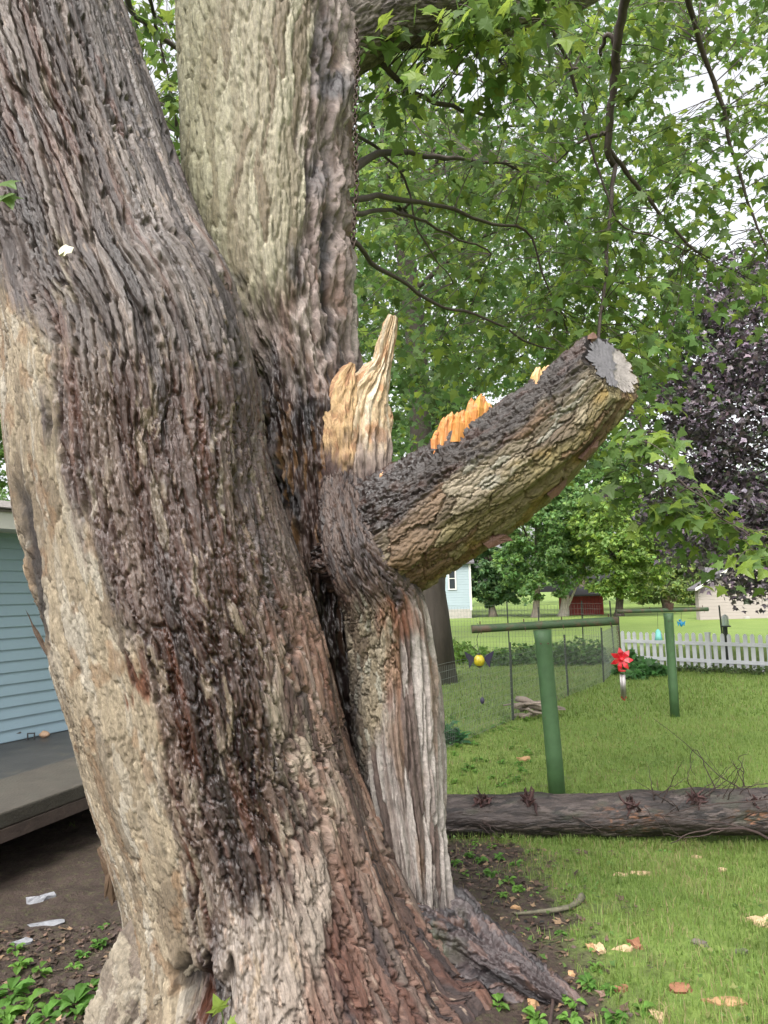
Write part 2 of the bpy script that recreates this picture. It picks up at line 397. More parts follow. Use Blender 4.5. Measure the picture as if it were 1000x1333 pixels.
# --- the big leaning trunk
A = Stem(px_rows([(1460, 60, 700, 3.35), (1400, 85, 655, 3.4), (1320, 118, 600, 3.42), (1250, 138, 560, 3.44), (1170, 146, 522, 3.45), (1100, 138, 494, 3.45), (1000, 110, 458, 3.44), (900, 82, 433, 3.42),
          (800, 50, 406, 3.4), (700, 27, 374, 3.38), (600, 8, 349, 3.36), (520, 0, 337, 3.34), (420, -4, 309, 3.32), (340, -16, 272, 3.3), (200, -62, 222, 3.28), (0, -142, 152, 3.25), (-220, -230, 80, 3.2)]), 800, 640, 50, lob=(0.035, 1.7, 0.7, 5))
X, Y, U, V = A.X, A.Y, A.U, A.Vv
Xn = X + 26 * fbm(U * 14, V * 1.6, 71, 4) + 7 * fbm(U * 60, V * 9, 72, 2); Yn = Y + 45 * fbm(U * 16, V * 3, 73, 3)
h1, id1, c1 = plates(U, V, 0.052, 0.55, 11, rag=0.26, edge=0.20, flat=.8); h2, id2, c2 = plates(U, V, 0.028, 0.22, 12, rag=0.22, edge=0.18, flat=.8); h3, id3, c3 = plates(U, V, 0.065, 0.30, 13, rag=0.3, edge=0.09)
hs_, ids, cs_ = plates(U, V, 0.048, 0.24, 14, rag=0.3, edge=0.19, flat=.7)
lowm = sstep(640, 820, Y + 60 * fbm(U * 6, V * 2, 16, 2)); h1 = h1 * (1 - lowm) + hs_ * lowm; id1 = np.where(lowm > .5, ids, id1)
fib = fbm(U * 120, V * 14, 15, 3)
bx = interp_x(Y, [(300, -60), (380, 10), (450, 75), (550, 62), (650, 82), (740, 132), (850, 170), (950, 206), (1050, 226), (1150, 246), (1230, 244), (1333, 232)])
pale = sstep(14, -14, Xn - bx)
flow = np.maximum(blob(Xn, Yn, 345, 1270, 62, 95, 0.35), blob(Xn, Yn, 405, 1165, 22, 90, 0.4))
smoothz = np.clip(np.maximum(pale * 0.8, flow * 0.8), 0, 1)
stain = sstep(-25, 25, Xn - bx) * sstep(395, 330, Xn) * sstep(430, 520, Yn)
deep = sstep(-10, 25, Xn - bx) * sstep(375, 320, Xn - 0.12 * (Yn - 1000)) * sstep(780, 900, Yn) * (1 - 0.0)
orange = sstep(330, 385, Xn + 0.0 * Yn) * sstep(700, 830, Yn)
right_base = sstep(395, 430, Xn) * sstep(1120, 1200, Yn)
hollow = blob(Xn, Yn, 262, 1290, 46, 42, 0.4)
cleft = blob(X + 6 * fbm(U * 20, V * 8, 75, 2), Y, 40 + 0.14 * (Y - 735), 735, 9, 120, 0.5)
# a lifted sheet of bark that ends in a tongue
lift = sstep(-4, 4, Xn - interp_x(Y, [(200, 130), (330, 188), (430, 208), (540, 240), (622, 268), (640, 300)])) * sstep(632, 622, Yn) * sstep(250, 330, Yn) * sstep(318, 308, Xn - 0.1 * (Y - 500))
amp = 0.036 * (1 - 0.86 * pale - 0.5 * flow * (1 - pale)) * (1 - 0.3 * stain)
disp = amp * (h1 - 0.75) + 0.009 * (1 - 0.5 * smoothz) * (h2 - 0.8) + 0.0016 * fib + 0.012 * lift
disp += smoothz * (0.012 * (h3 - 0.8) + 0.004 * fbm(U * 30, V * 5, 76, 3)) + stain * 0.004 * (np.floor(fbm(U * 22, V * 4, 77, 3) * 3))
disp += -0.09 * hollow - 0.03 * cleft
foot = sstep(1130, 1330, Y)
disp += foot * (0.055 * noise2(A.TH * 2.6, V * 0.5, 78) + 0.02 * fbm(A.TH * 6, V * 2.4, 79, 3)) + 0.02 * flow
col = np.zeros(U.shape + (3,)) + L_(136, 122, 114)
col = mixc(col, L_(118, 98, 88), sstep(160, 60, Xn) * sstep(520, 300, Yn))
col = mixc(col, L_(176, 160, 150), sstep(0.5, 0.9, id1) * 0.85)
col = mixc(col, L_(84, 66, 60), sstep(0.42, 0.12, id1) * 0.8
               ); col = mixc(col, L_(92, 78, 74), sstep(0.35, 0.1, id2) * 0.6)
col = mixc(col, L_(92, 60, 46), stain * 0.88)
col = mixc(col, L_(128, 104, 96), stain * sstep(0.55, 0.95, id2) * 0.7)
col = mixc(col, L_(62, 38, 28), deep * (0.5 + 0.6 * (id2 < 0.65)))
col = mixc(col, L_(92, 54, 36), deep * blob(Xn, Yn, 235, 1010, 40, 150) * 0.7)
col = mixc(col, L_(156, 114, 90), orange * 0.8); col = mixc(col, L_(186, 164, 150), orange * sstep(0.6, 0.95, id2) * 0.8); col = mixc(col, L_(76, 56, 50), orange * sstep(0.55, 0.2, id1) * 0.85)
col = mixc(col, L_(124, 90, 76), right_base * 0.8); col = mixc(col, L_(58, 46, 45), right_base * sstep(0.55, 0.25, id1) * 0.9); col = mixc(col, L_(140, 106, 90), right_base * (id2 > 0.9) * 0.6)
pcol = mixc(np.zeros_like(col) + L_(176, 160, 134), L_(138, 122, 100), sstep(0.5, 0.15, id3)); pcol = mixc(pcol, L_(196, 188, 172), sstep(0.7, 1, id2) * 0.7); pcol = mixc(pcol, L_(150, 118, 86), blob(fbm(U * 9, V * 5, 80, 3) * 100, U * 0, 45, 0, 18, 9) * 0.6)
col = col * (1 - pale[..., None]) + pcol * pale[..., None]
col = mixc(col, L_(168, 154, 140), flow * 0.9)
fl_, fid, fc_ = plates(U, V, 0.030, 0.17, 21, rag=.15)
fk2, fid2, fc2 = plates(U, V, 0.011, 0.05, 22, rag=.2)
col = mixc(col, L_(184, 160, 140), (fid2 > .955) * sstep(.2, .5, fc2) * (1 - pale) * .8)
flake = (fid > 0.89) * sstep(0.3, 0.6, fc_) * np.clip(stain + deep, 0, 1)
col = mixc(col, L_(176, 156, 132), flake * 0.85); disp += 0.003 * flake
strip = np.maximum.reduce([blob(Xn, Yn, 362, 930, 9, 75), blob(Xn, Yn, 398, 985, 9, 60), blob(Xn, Yn, 432, 1050, 8, 60) * .8, blob(Xn, Yn, 375, 1080, 7, 40), blob(Xn, Yn, 268, 1180, 8, 40), blob(Xn, Yn, 215, 640, 6, 40) * .7, blob(Xn, Yn, 350, 545, 6, 30), blob(Xn, Yn, 288, 665, 6, 50), blob(Xn, Yn, 80, 360, 6, 40), blob(Xn, Yn, 60, 115, 7, 14), blob(Xn, Yn, 250, 1050, 7, 28), blob(Xn, Yn, 283, 1010, 5, 22), blob(Xn, Yn, 110, 650, 8, 40)])
col = mixc(col, L_(186, 170, 148), strip * 0.9); disp += 0.005 * strip
rust = blob(Xn, Yn, 178, 890, 11, 34, 0.3); col = mixc(col, L_(112, 66, 38), rust); disp -= 0.008 * rust
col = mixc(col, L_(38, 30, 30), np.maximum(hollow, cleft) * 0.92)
grey = sstep(0.1, 0.5, fbm(U * 5, V * 1.2, 81, 3)) * (1 - pale) * (1 - orange); col = mixc(col, L_(124, 114, 110), grey * 0.35)
col = col * (1 - 0.28 * (1 - pale) * (1 - flow) * (1 - 0.5 * orange))[..., None]
stk = fbm(U * 9, V * .55, 83, 4); bare = (1 - pale) * (1 - flow)
col = mixc(col, L_(44, 31, 27), bare * sstep(.16, .42, stk) * .7); col = mixc(col, L_(150, 130, 116), bare * sstep(-.2, -.42, stk) * .45); col = mixc(col, L_(112, 66, 46), bare * sstep(.22, .5, fbm(U * 11, V * .8, 84, 3)) * .5)
wet = np.clip(0.55 + 0.4 * stain + 0.4 * deep - 0.75 * pale - 0.5 * flow - 0.4 * orange + 0.3 * grey, 0, 1)
A.mesh('trunk', disp, col, wet, M_BARK, TREE)

# --- the upright stem behind it: shaggy bark on one side, bare rotting wood on the other
B = Stem(px_rows([(1120, 370, 540, 3.85), (1000, 365, 525, 3.85), (850, 350, 500, 3.85), (750, 335, 496, 3.85), (650, 322, 492, 3.84), (560, 315, 482, 3.83), (480, 300, 472, 3.82), (400, 268, 463, 3.8), (300, 244, 459, 3.8), (130, 238, 461, 3.8), (0, 232, 465, 3.8), (-220, 226, 476, 3.8)]), 540, 310, 40, lob=(0.02, 1.5, 0.6, 9))
X, Y, U, V = B.X, B.Y, B.U, B.Vv
Xn = X + 16 * fbm(U * 16, V * 2, 171, 4); Yn = Y + 60 * fbm(U * 14, V * 2.5, 173, 3)
h1, id1, c1 = plates(U, V, 0.042, 0.36, 111, rag=.15, edge=0.2); h2, id2, c2 = plates(U, V, 0.02, 0.14, 112, rag=.2, edge=0.3); h4, id4, c4 = plates(U, V, 0.055, 0.6, 114, rag=0.3, edge=0.5)
dead = np.maximum(sstep(-7, 7, Xn - interp_x(Y, [(-200, 404), (100, 400), (250, 392), (330, 386), (400, 370)])), sstep(340, 440, Yn + 0.25 * (X - 330)))
rot = sstep(440, 520, Yn)
fib = fbm(U * 110, V * 12, 115, 3)
disp = (1 - dead) * (0.017 * (h1 - 0.6) + 0.008 * (h2 - 0.6) + 0.016) + 0.0016 * fib
disp += dead * (0.045 * (h4 - 0.8) + 0.012 * fbm(U * 30, V * 2.5, 116, 4) + 0.012 * (h2 - 0.6)) + rot * 0.03 * fbm(U * 14, V * 4, 117, 4)
disp += dead * .03 * fbm(U * 7, V * 4.5, 121, 3)
groove = blob(X + 8 * fbm(U * 20, V * 5, 118, 3), Y, 432, 330, 7, 130, 0.5); disp -= 0.05 * groove
knot = blob(Xn, Yn, 432, 105, 34, 40); disp += 0.025 * knot
col = np.zeros(U.shape + (3,)) + L_(172, 162, 136)
col = mixc(col, L_(194, 186, 160), sstep(0.55, 0.95, id1) * 0.8); col = mixc(col, L_(126, 108, 84), sstep(0.35, 0.1, id1) * 0.8); col = mixc(col, L_(140, 140, 98), sstep(330, 250, Xn) * 0.5)
dcol = mixc(np.zeros_like(col) + L_(168, 150, 142), L_(202, 186, 176), sstep(0.55, 0.9, id4)); dcol = mixc(dcol, L_(96, 74, 64), sstep(0.35, 0.1, id2) * 0.7); dcol = mixc(dcol, L_(120, 84, 62), sstep(0.1, 0.5, fbm(U * 8, V * 3, 119, 3)) * 0.6)
col = col * (1 - dead[..., None]) + dcol * dead[..., None]
rcol = mixc(np.zeros_like(col) + L_(82, 60, 52), L_(136, 112, 98), sstep(0.65, 0.95, id4)); rcol = mixc(rcol, L_(40, 30, 30), sstep(0.0, 0.4, fbm(U * 10, V * 3, 120, 4))); rcol = mixc(rcol, L_(142, 104, 66), (id2 > 0.87) * 0.8)
col = col * (1 - rot[..., None]) + rcol * rot[..., None]
Xs = X + 12 * fbm(U * 22, V * 6, 181, 3); Ys = Y + 18 * fbm(U * 18, V * 5, 182, 3)
dk = np.maximum.reduce([blob(Xs, Ys, 432, 112, 26, 24, .5), blob(Xs, Ys, 420, 65, 14, 45, .6) * .7, blob(Xs, Ys, 412, 228, 10, 26) * .8, groove, blob(Xs, Ys, 395, 560, 40, 26) * .6, blob(Xs, Ys, 385, 345, 14, 24) * 0.8, blob(Xs, Ys, 300, 372, 20, 12) * .6, blob(Xs, Ys, 350, 520, 18, 60) * .7])
col = mixc(col, L_(44, 38, 40), dk * 0.9)
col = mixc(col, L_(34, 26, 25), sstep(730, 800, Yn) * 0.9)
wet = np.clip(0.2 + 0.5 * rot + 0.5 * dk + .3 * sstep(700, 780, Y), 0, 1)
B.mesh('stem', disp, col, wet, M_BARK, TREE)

# --- the right stem that bends over into the sawn-off limb
def limb_bark(Cs, is_limb, sd):
    X, Y, U, V = Cs.X, Cs.Y, Cs.U, Cs.Vv
    q = np.cos(Cs.TH) * np.where(np.sin(Cs.TH) > -2, 1, 1)            # +1 underside / right, -1 top / left
    qn = q + 0.28 * fbm(U * 10, V * 5, 201, 4)
    sL = Cs.k[:, 0]; limb = np.full(U.shape, float(is_limb))
    Xn = X + 18 * fbm(U * 14, V * 3, 271, 4); Yn = Y + 30 * fbm(U * 14, V * 3, 273, 3)
    h1, id1, c1 = plates(U, V, 0.06, 0.22, 211 + sd, rag=0.3, edge=0.12); h2, id2, c2 = plates(U, V, 0.024, 0.085, 212 + sd, edge=0.24); h4, id4, c4 = plates(U, V, 0.030, 0.6, 214 + sd, rag=0.16, edge=0.42)
    fib = fbm(U * 110, V * 12, 215, 3)
    lower = 1 - limb; silver = lower * sstep(-12, 12, Xn - interp_x(Y, [(760, 548), (800, 528), (900, 516), (1000, 480), (1100, 440)])) * sstep(765, 800, Y)
    topd = limb * sstep(-0.25, -0.55, qn - 0.25 * sstep(620, 480, Xn))
    disp = (1 - silver) * (0.018 * (h1 - 0.7) + 0.009 * (h2 - 0.7)) + silver * (0.028 * (h4 - 0.8) + 0.003 * (h2 - .5)) + 0.0015 * fib
    disp += topd * (0.016 * fbm(U * 20, V * 6, 216, 4) + 0.007 * fbm(U * 60, V * 30, 217, 3))
    col = np.zeros(U.shape + (3,)) + L_(150, 136, 112)
    col = mixc(col, L_(184, 170, 146), sstep(0.6, 0.95, id1) * 0.8); col = mixc(col, L_(110, 92, 74), sstep(0.4, 0.1, id1) * 0.8); col = mixc(col, L_(178, 176, 160), (id2 > 0.85) * 0.6)
    col = mixc(col, L_(142, 128, 78), limb * sstep(0.05, 0.5, qn) * 0.8); col = mixc(col, L_(158, 126, 44), limb * sstep(0.1, 0.45, fbm(U * 7, V * 4, 218, 3)) * sstep(0.1, 0.5, qn) * 0.6)
    col = mixc(col, L_(112, 76, 46), limb * (id1 * 5 % 1 > 0.82) * 0.7)
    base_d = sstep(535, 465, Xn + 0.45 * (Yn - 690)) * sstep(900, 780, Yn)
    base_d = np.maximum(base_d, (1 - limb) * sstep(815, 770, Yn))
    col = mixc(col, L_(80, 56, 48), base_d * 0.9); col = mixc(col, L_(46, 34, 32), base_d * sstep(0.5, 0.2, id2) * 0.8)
    col = mixc(col, L_(46, 35, 31), topd * 0.95); col = mixc(col, L_(82, 54, 42), topd * sstep(0.1, 0.4, fbm(U * 9, V * 6, 219, 3)) * 0.6)
    scol = mixc(np.zeros_like(col) + L_(168, 154, 146), L_(196, 186, 178), sstep(0.5, 0.9, id4)); scol = mixc(scol, L_(116, 98, 90), sstep(0.3, 0.1, id4)); scol = mixc(scol, L_(150, 118, 92), sstep(0.2, 0.5, fbm(U * 12, V * 1.5, 220, 3)) * 0.6)
    col = col * (1 - silver[..., None]) + scol * silver[..., None]
    rust = lower * np.maximum(blob(Xn, Yn, 520, 800, 26, 22), blob(Xn, Yn, 515, 860, 12, 60) * 0.7); col = mixc(col, L_(140, 84, 52), rust * 0.75)
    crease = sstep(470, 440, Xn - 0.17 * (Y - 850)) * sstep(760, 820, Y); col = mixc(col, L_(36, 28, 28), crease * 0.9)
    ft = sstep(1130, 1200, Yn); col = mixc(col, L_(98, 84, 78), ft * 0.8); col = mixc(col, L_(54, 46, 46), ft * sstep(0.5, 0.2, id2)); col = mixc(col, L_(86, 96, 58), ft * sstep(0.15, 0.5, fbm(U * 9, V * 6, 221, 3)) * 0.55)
    disp += ft * 0.03 * fbm(Cs.TH * 3, V * 2.2, 222, 3)
    wet = np.clip(0.15 + 0.5 * topd + 0.5 * base_d + 0.4 * ft + 0.3 * crease - 0.1 * silver, 0, 1)
    return disp, col, wet
Ck = [(565, 1430, 150, 3.55), (552, 1330, 100, 3.6), (545, 1240, 64, 3.63), (542, 1160, 45, 3.65), (530, 1050, 52, 3.65), (519, 950, 60, 3.64), (511, 860, 57, 3.62), (500, 790, 54, 3.54), (474, 738, 46, 3.46), (456, 692, 40, 3.48), (448, 640, 32, 3.58), (444, 600, 22, 3.68)]
Cs = Stem(Ck, 440, 240, 40, lob=(0.016, 1.6, 1.3, 19))
disp, col, wet = limb_bark(Cs, 0, 0)
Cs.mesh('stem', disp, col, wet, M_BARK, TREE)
Dk = [(395, 738, 34, 3.8), (450, 720, 62, 3.68), (506, 700, 80, 3.58), (566, 664, 80, 3.5), (635, 622, 76, 3.42), (695, 576, 69, 3.34), (748, 526, 59, 3.27), (790, 482, 52, 3.21), (830, 450, 45, 3.16)]
Cs = Stem(Dk, 380, 280, 40, lob=(0.03, 1.6, 1.6, 23))
disp, col, wet = limb_bark(Cs, 1, 40)
# saw cut: everything beyond the plane is flattened onto it
cutp = px(798, 478, 3.2); T_end = Cs.T[-20]; tocam = ns(0, CO - cutp)
cutn = ns(0, T_end * 0.80 + tocam * 0.52 + np.array([0, 0, 0.02]))
rad = ns(0, Cs.dir)
Cs.base = Cs.base + rad * disp[..., None]
over = np.maximum((Cs.base - cutp) @ cutn, 0) / float(T_end @ cutn)
Cs.base = Cs.base - over[..., None] * T_end
limb_o = Cs.mesh('broken_limb', disp * 0, col, wet, M_BARK, TREE)
ring = Cs.base[-1]
# sawn face: concentric ring mesh a few millimetres proud of the rim, with a step between the two cuts
cc = ring.mean(0); nr = 14; Vc = []; Cc = []
ue = ns(0, np.cross(cutn, [0, 0, 1.0])); ve = np.cross(ue, cutn)
for i in range(nr):
    f = (1 - (i / (nr - 1)) * 0.995) * 0.992
    for p in ring:
        pt = cc + (p - cc) * f; a = (pt - cc) @ ue; bz = (pt - cc) @ ve
        jag = 0.02 * math.sin(bz * 60) + 0.012 * math.sin(bz * 170 + 1)
        step = float(sstep(-0.004, 0.004, np.array(-a * 0.85 - bz * 0.35 - 0.035 - jag * .5)))
        Vc.append(pt + cutn * (0.005 - 0.005 * step * (1 if f < 0.97 else 0.3) + 0.0006 * math.sin(a * 260 + bz * 80)))
        Cc.append((L_(124, 121, 124) * (1 - step) + L_(166, 158, 152) * step) * .5)
kk = len(ring); I = np.arange(nr * kk).reshape(nr, kk); J = np.roll(I, -1, 1)
cf = mesh_np('cut_face', np.array(Vc) - np.array(wloc(limb_o)), np.stack([I[:-1], J[:-1], J[1:], I[1:]], -1).reshape(-1, 4), col=np.array(Cc))
M_CUT = mat('sawn_wood', (1, 1, 1), 0.7, 0.3, attr=True, noise=0.28, nscale=22, bump=0.5, bscale=60, wear=((0.07, 0.06, 0.06), 0.66, 9))
tag(link('cut_face', cf, M_CUT, limb_o), 'grey weathered sawn end of the limb')

# --- great limb crossing the top
Fs = Stem([(372, 120, 48, 3.9), (425, 62, 56, 3.9), (500, 12, 60, 3.95), (560, 2, 58, 4.1), (630, -2, 57, 4.3), (700, -18, 52, 4.5), (770, -45, 46, 4.7), (860, -90, 38, 5.0), (960, -150, 30, 5.4)], 210, 120, 20, lob=(0.02, 1.5, 1.5, 29))
X, Y, U, V = Fs.X, Fs.Y, Fs.U, Fs.Vv
h1, id1, c1 = plates(U, V, 0.03, 0.12, 311, rag=0.5); h2, id2, c2 = plates(U, V, 0.014, 0.05, 312)
disp = 0.014 * (h1 - 0.7) + 0.008 * (h2 - 0.7)
col = np.zeros(U.shape + (3,)) + L_(128, 116, 104); col = mixc(col, L_(94, 82, 74), sstep(0.45, 0.1, id1)); col = mixc(col, L_(150, 140, 122), (id2 > 0.8) * 0.6)
Fs.mesh('limb', disp, col, 0.3 + 0 * U, M_BARK, TREE)

# --- surface root running right
G = Stem([(480, 1180, 70, 3.75), (560, 1212, 72, 3.68), (622, 1250, 56, 3.58), (678, 1282, 42, 3.48), (722, 1306, 30, 3.4), (760, 1336, 18, 3.3)], 190, 130, 30, squash=1.0, lob=(0.07, 1.5, 2.6, 39))
X, Y, U, V = G.X, G.Y, G.U, G.Vv
h1, id1, c1 = plates(U, V, 0.045, 0.22, 411, rag=0.3, edge=.3); h2, id2, c2 = plates(U, V, 0.02, 0.07, 412)
disp = 0.024 * (h1 - 0.7) + 0.010 * (h2 - 0.7)
col = np.zeros(U.shape + (3,)) + L_(82, 70, 70); col = mixc(col, L_(50, 43, 45), sstep(0.5, 0.2, id1)); col = mixc(col, L_(128, 100, 90), (id2 > 0.9) * 0.6); col = mixc(col, L_(80, 92, 54), sstep(620, 570, X) * sstep(0, 0.4, fbm(U * 8, V * 5, 413, 3)) * 0.5)
G.mesh('root', disp, col, 0.6 + 0 * U, M_BARK, TREE)
# root on the left foot
G2 = Stem([(290, 1200, 90, 3.3), (225, 1262, 82, 3.22), (180, 1325, 66, 3.12), (135, 1395, 44, 3.0), (95, 1450, 14, 2.9)], 130, 150, 30, squash=1.0, lob=(0.04, 1.7, 1.8, 49))
X, Y, U, V = G2.X, G2.Y, G2.U, G2.Vv
h1, id1, c1 = plates(U, V, 0.05, 0.10, 421, rag=0.6); h2, id2, c2 = plates(U, V, 0.02, 0.04, 422)
disp = 0.012 * (h1 - 0.5) + 0.006 * (h2 - 0.5) + 0.015 * fbm(U * 14, V * 9, 423, 3)
col = np.zeros(U.shape + (3,)) + L_(156, 144, 124); col = mixc(col, L_(120, 106, 92), sstep(0.4, 0.1, id1)); col = mixc(col, L_(174, 164, 146), (id2 > 0.8) * 0.7)
G2.mesh('root', disp, col, 0.15 + 0 * U, M_BARK, TREE)

# --- torn spire of pale wood
E = Stem([(470, 760, 46, 3.85), (470, 690, 46, 3.72), (470, 650, 45, 3.64), (468, 610, 42, 3.62), (468, 560, 41, 3.62), (473, 520, 36, 3.62), (486, 492, 23, 3.62), (497, 468, 13, 3.62), (503, 440, 11, 3.62), (509, 420, 9, 3.62), (511, 411, 6, 3.62)], 230, 130, 40, squash=0.55)
X, Y, U, V = E.X, E.Y, E.U, E.Vv
h4, id4, c4 = plates(U, V, 0.03, 0.3, 511, rag=0.2, edge=0.5); fib = fbm(U * 140, V * 10, 512, 3)
disp = 0.014 * (h4 - 0.5) + 0.003 * fib + 0.02 * fbm(U * 16, V * 6, 513, 3) * sstep(412, 470, Y)
col = np.zeros(U.shape + (3,)) + L_(224, 194, 152); col = mixc(col, L_(238, 220, 190), sstep(0.5, 0.9, id4)); col = mixc(col, L_(196, 140, 90), sstep(0.1, 0.45, fbm(U * 12, V * 7, 514, 3)) * 0.8)
col = mixc(col, L_(166, 148, 138), sstep(545, 600, Y + 30 * fbm(U * 20, V * 6, 515, 3)) * 0.9); col = mixc(col, L_(78, 58, 52), sstep(590, 640, Y + 30 * fbm(U * 20, V * 6, 515, 3))); col = mixc(col, L_(70, 48, 40), sstep(434, 424, X) * 0.7)
sp = E.mesh('splintered_stub', disp, col, 0.2 + 0 * U, M_BARK, TREE); tag(sp, 'pale torn heartwood standing up beside the limb')
E2 = Stem([(446, 740, 26, 3.85), (446, 660, 26, 3.64), (446, 610, 26, 3.57), (446, 560, 24, 3.56), (447, 515, 21, 3.56), (452, 490, 14, 3.56), (459, 473, 4, 3.56)], 110, 80, 20, squash=0.5)
U, V = E2.U, E2.Vv; h4, id4, c4 = plates(U, V, 0.025, 0.2, 521, rag=0.3, edge=0.5)
col = np.zeros(U.shape + (3,)) + L_(224, 186, 136); col = mixc(col, L_(170, 118, 80), sstep(0.0, 0.4, fbm(U * 12, V * 7, 524, 3)) * 0.8); col = mixc(col, L_(84, 60, 54), sstep(560, 620, E2.Y + 40 * fbm(U * 20, V * 6, 525, 3)))
E2.mesh('splinter', 0.012 * (h4 - 0.5) + 0.015 * fbm(U * 16, V * 10, 523, 3), col, 0.2 + 0 * U, M_BARK, TREE)

# --- orange splinters on the limb's upper edge, hanging bark slivers
def shard(poly, d, thick, c, name='splinter', parent=TREE, rough=0.006):
    """jagged flat shard outlined in photograph pixels, with a ridge so that it is not a sheet"""
    P = []; n = len(poly)
    for i in range(n):
        a = np.array(poly[i], float); b2 = np.array(poly[(i + 1) % n], float)
        P.append(a); 
        if np.linalg.norm(b2 - a) > 7: P.append((a + b2) / 2 + rng.normal(0, 1.4, 2))
    fr = [px(x, y, d + rng.normal(0, rough)) for x, y in P]; bk = [px(x, y, d + thick + rng.normal(0, rough)) for x, y in P]
    cp = np.mean(P, 0); m = len(P); ctr = px(cp[0], cp[1], d - thick * 0.5); cb = px(cp[0], cp[1], d + thick * 1.6)
    V = fr + bk + [ctr, cb]; Fc = []
    for i in range(m):
        j = (i + 1) % m; Fc += [(i, j, 2 * m), (m + j, m + i, 2 * m + 1), (i, m + i, m + j, j)]
    b = MB(); b.add(V, Fc, c); return b.build(name, M_WOOD, parent)
ORG = tuple(L_(226, 152, 84) * .58); ORL = tuple(L_(236, 182, 116) * .62)
def splinters(prof, d, n, c, lean=6, ws=1.0):
    """a bundle of upright torn fibres; prof = (x, y foot, y top) in photograph pixels"""
    p = np.array(prof, float); b = MB()
    for i in range(n):
        x = rng.uniform(p[0, 0], p[-1, 0]); yf = np.interp(x, p[:, 0], p[:, 1]); yt = np.interp(x, p[:, 0], p[:, 2]); yt = yf - (yf - yt) * rng.uniform(.6, 1.04)
        dd = d + rng.uniform(0, .07); w_ = ws * rng.uniform(.014, .032); xt = x + lean * (yf - yt) / 40 + rng.normal(0, 1.5)
        b.tube([px(x, yf + 14, dd), px(x + (xt - x) * .4, yf - (yf - yt) * .45, dd + rng.normal(0, .006)), px(x + (xt - x) * .8, yf - (yf - yt) * .8, dd + rng.normal(0, .006)), px(xt, yt, dd + rng.normal(0, .01))], [w_ * 1.1, w_, w_ * .6, w_ * .06], 6, col=tuple(np.array(c) * rng.uniform(.75, 1.1) * np.array([1, rng.uniform(.95, 1.22), rng.uniform(.9, 1.7)])), jit=.35)
    return b.build('splinters', M_WOOD, limb_o)
tag(splinters([(564, 578, 566), (572, 574, 545), (588, 566, 524), (598, 561, 532), (612, 553, 517), (625, 545, 512), (638, 538, 526)], 3.33, 34, ORG), 'bright orange torn wood fibres on the limb')
splinters([(690, 500, 490), (697, 495, 477), (708, 488, 476), (718, 482, 474)], 3.22, 14, ORL, 6, .55); splinters([(494, 622, 616), (504, 616, 608), (514, 612, 607)], 3.42, 6, ORL, 6, .4)
BRK = tuple(L_(112, 82, 66) * .6)
shard([(622, 700), (640, 694), (660, 696), (668, 704), (652, 708), (636, 714)], 3.4, 0.03, BRK, 'bark_flake', limb_o)
shard([(710, 640), (728, 622), (744, 612), (736, 632), (718, 650)], 3.3, 0.03, BRK, 'bark_flake', limb_o)
shard([(752, 596), (770, 578), (784, 562), (778, 582), (762, 600)], 3.2, 0.03, BRK, 'bark_flake', limb_o)
shard([(758, 442), (772, 432), (778, 440), (770, 452)], 3.2, 0.05, tuple(L_(86, 62, 50)), 'bark_flake', limb_o)
shard([(33, 793), (40, 808), (56, 832), (74, 870), (62, 856), (44, 824)], 3.4, 0.03, tuple(L_(120, 100, 84) * .5), 'bark_flake')
shard([(76, 326), (86, 318), (96, 322), (86, 330), (80, 334)], 2.74, 0.01, tuple(L_(206, 204, 176)), 'bark_flake')
shard([(126, 1106), (131, 1101), (138, 1104), (150, 1100), (170, 1112), (172, 1165), (150, 1172), (146, 1180), (140, 1166), (136, 1170), (137, 1140), (130, 1118)], 3.42, 0.08, tuple(L_(130, 106, 84) * .36), 'bark_flake')

# --- rusty chain hanging down the stem
chain = empty('chain', px(461, 40, 3.72), 'rusty link chain hanging down the side of the upright stem', 'chain')
M_CHAIN = mat('rusty_chain', s2l(66, 54, 48), 0.6, metal=0.6, noise=0.4, nscale=60)
def link_ring(r1, r2, rw, n=14):
    b = MB(); pts = [(r1 * math.cos(2 * math.pi * i / n), 0, r2 * math.sin(2 * math.pi * i / n)) for i in range(n + 1)]
    b.tube(pts, rw, 5, cap=False); return b
lk0 = None
for i in range(46):
    y = 40 + i * 6.2; p = px(464 + 2.0 * math.sin(i * 0.25) - (3 if y > 200 else 0) * 0.5, y, 3.66 - 0.0006 * i)
    if lk0 is None:
        b = link_ring(0.011, 0.0165, 0.004); lk0 = b.build('chain_link', M_CHAIN, None, smooth=True); lk0.parent = chain; o = lk0
    else:
        o = lk0.copy(); COL.objects.link(o)
    o.location = Vector(p) - chain.location; o.rotation_euler = (0, 0, R(90 * (i % 2) + 20))

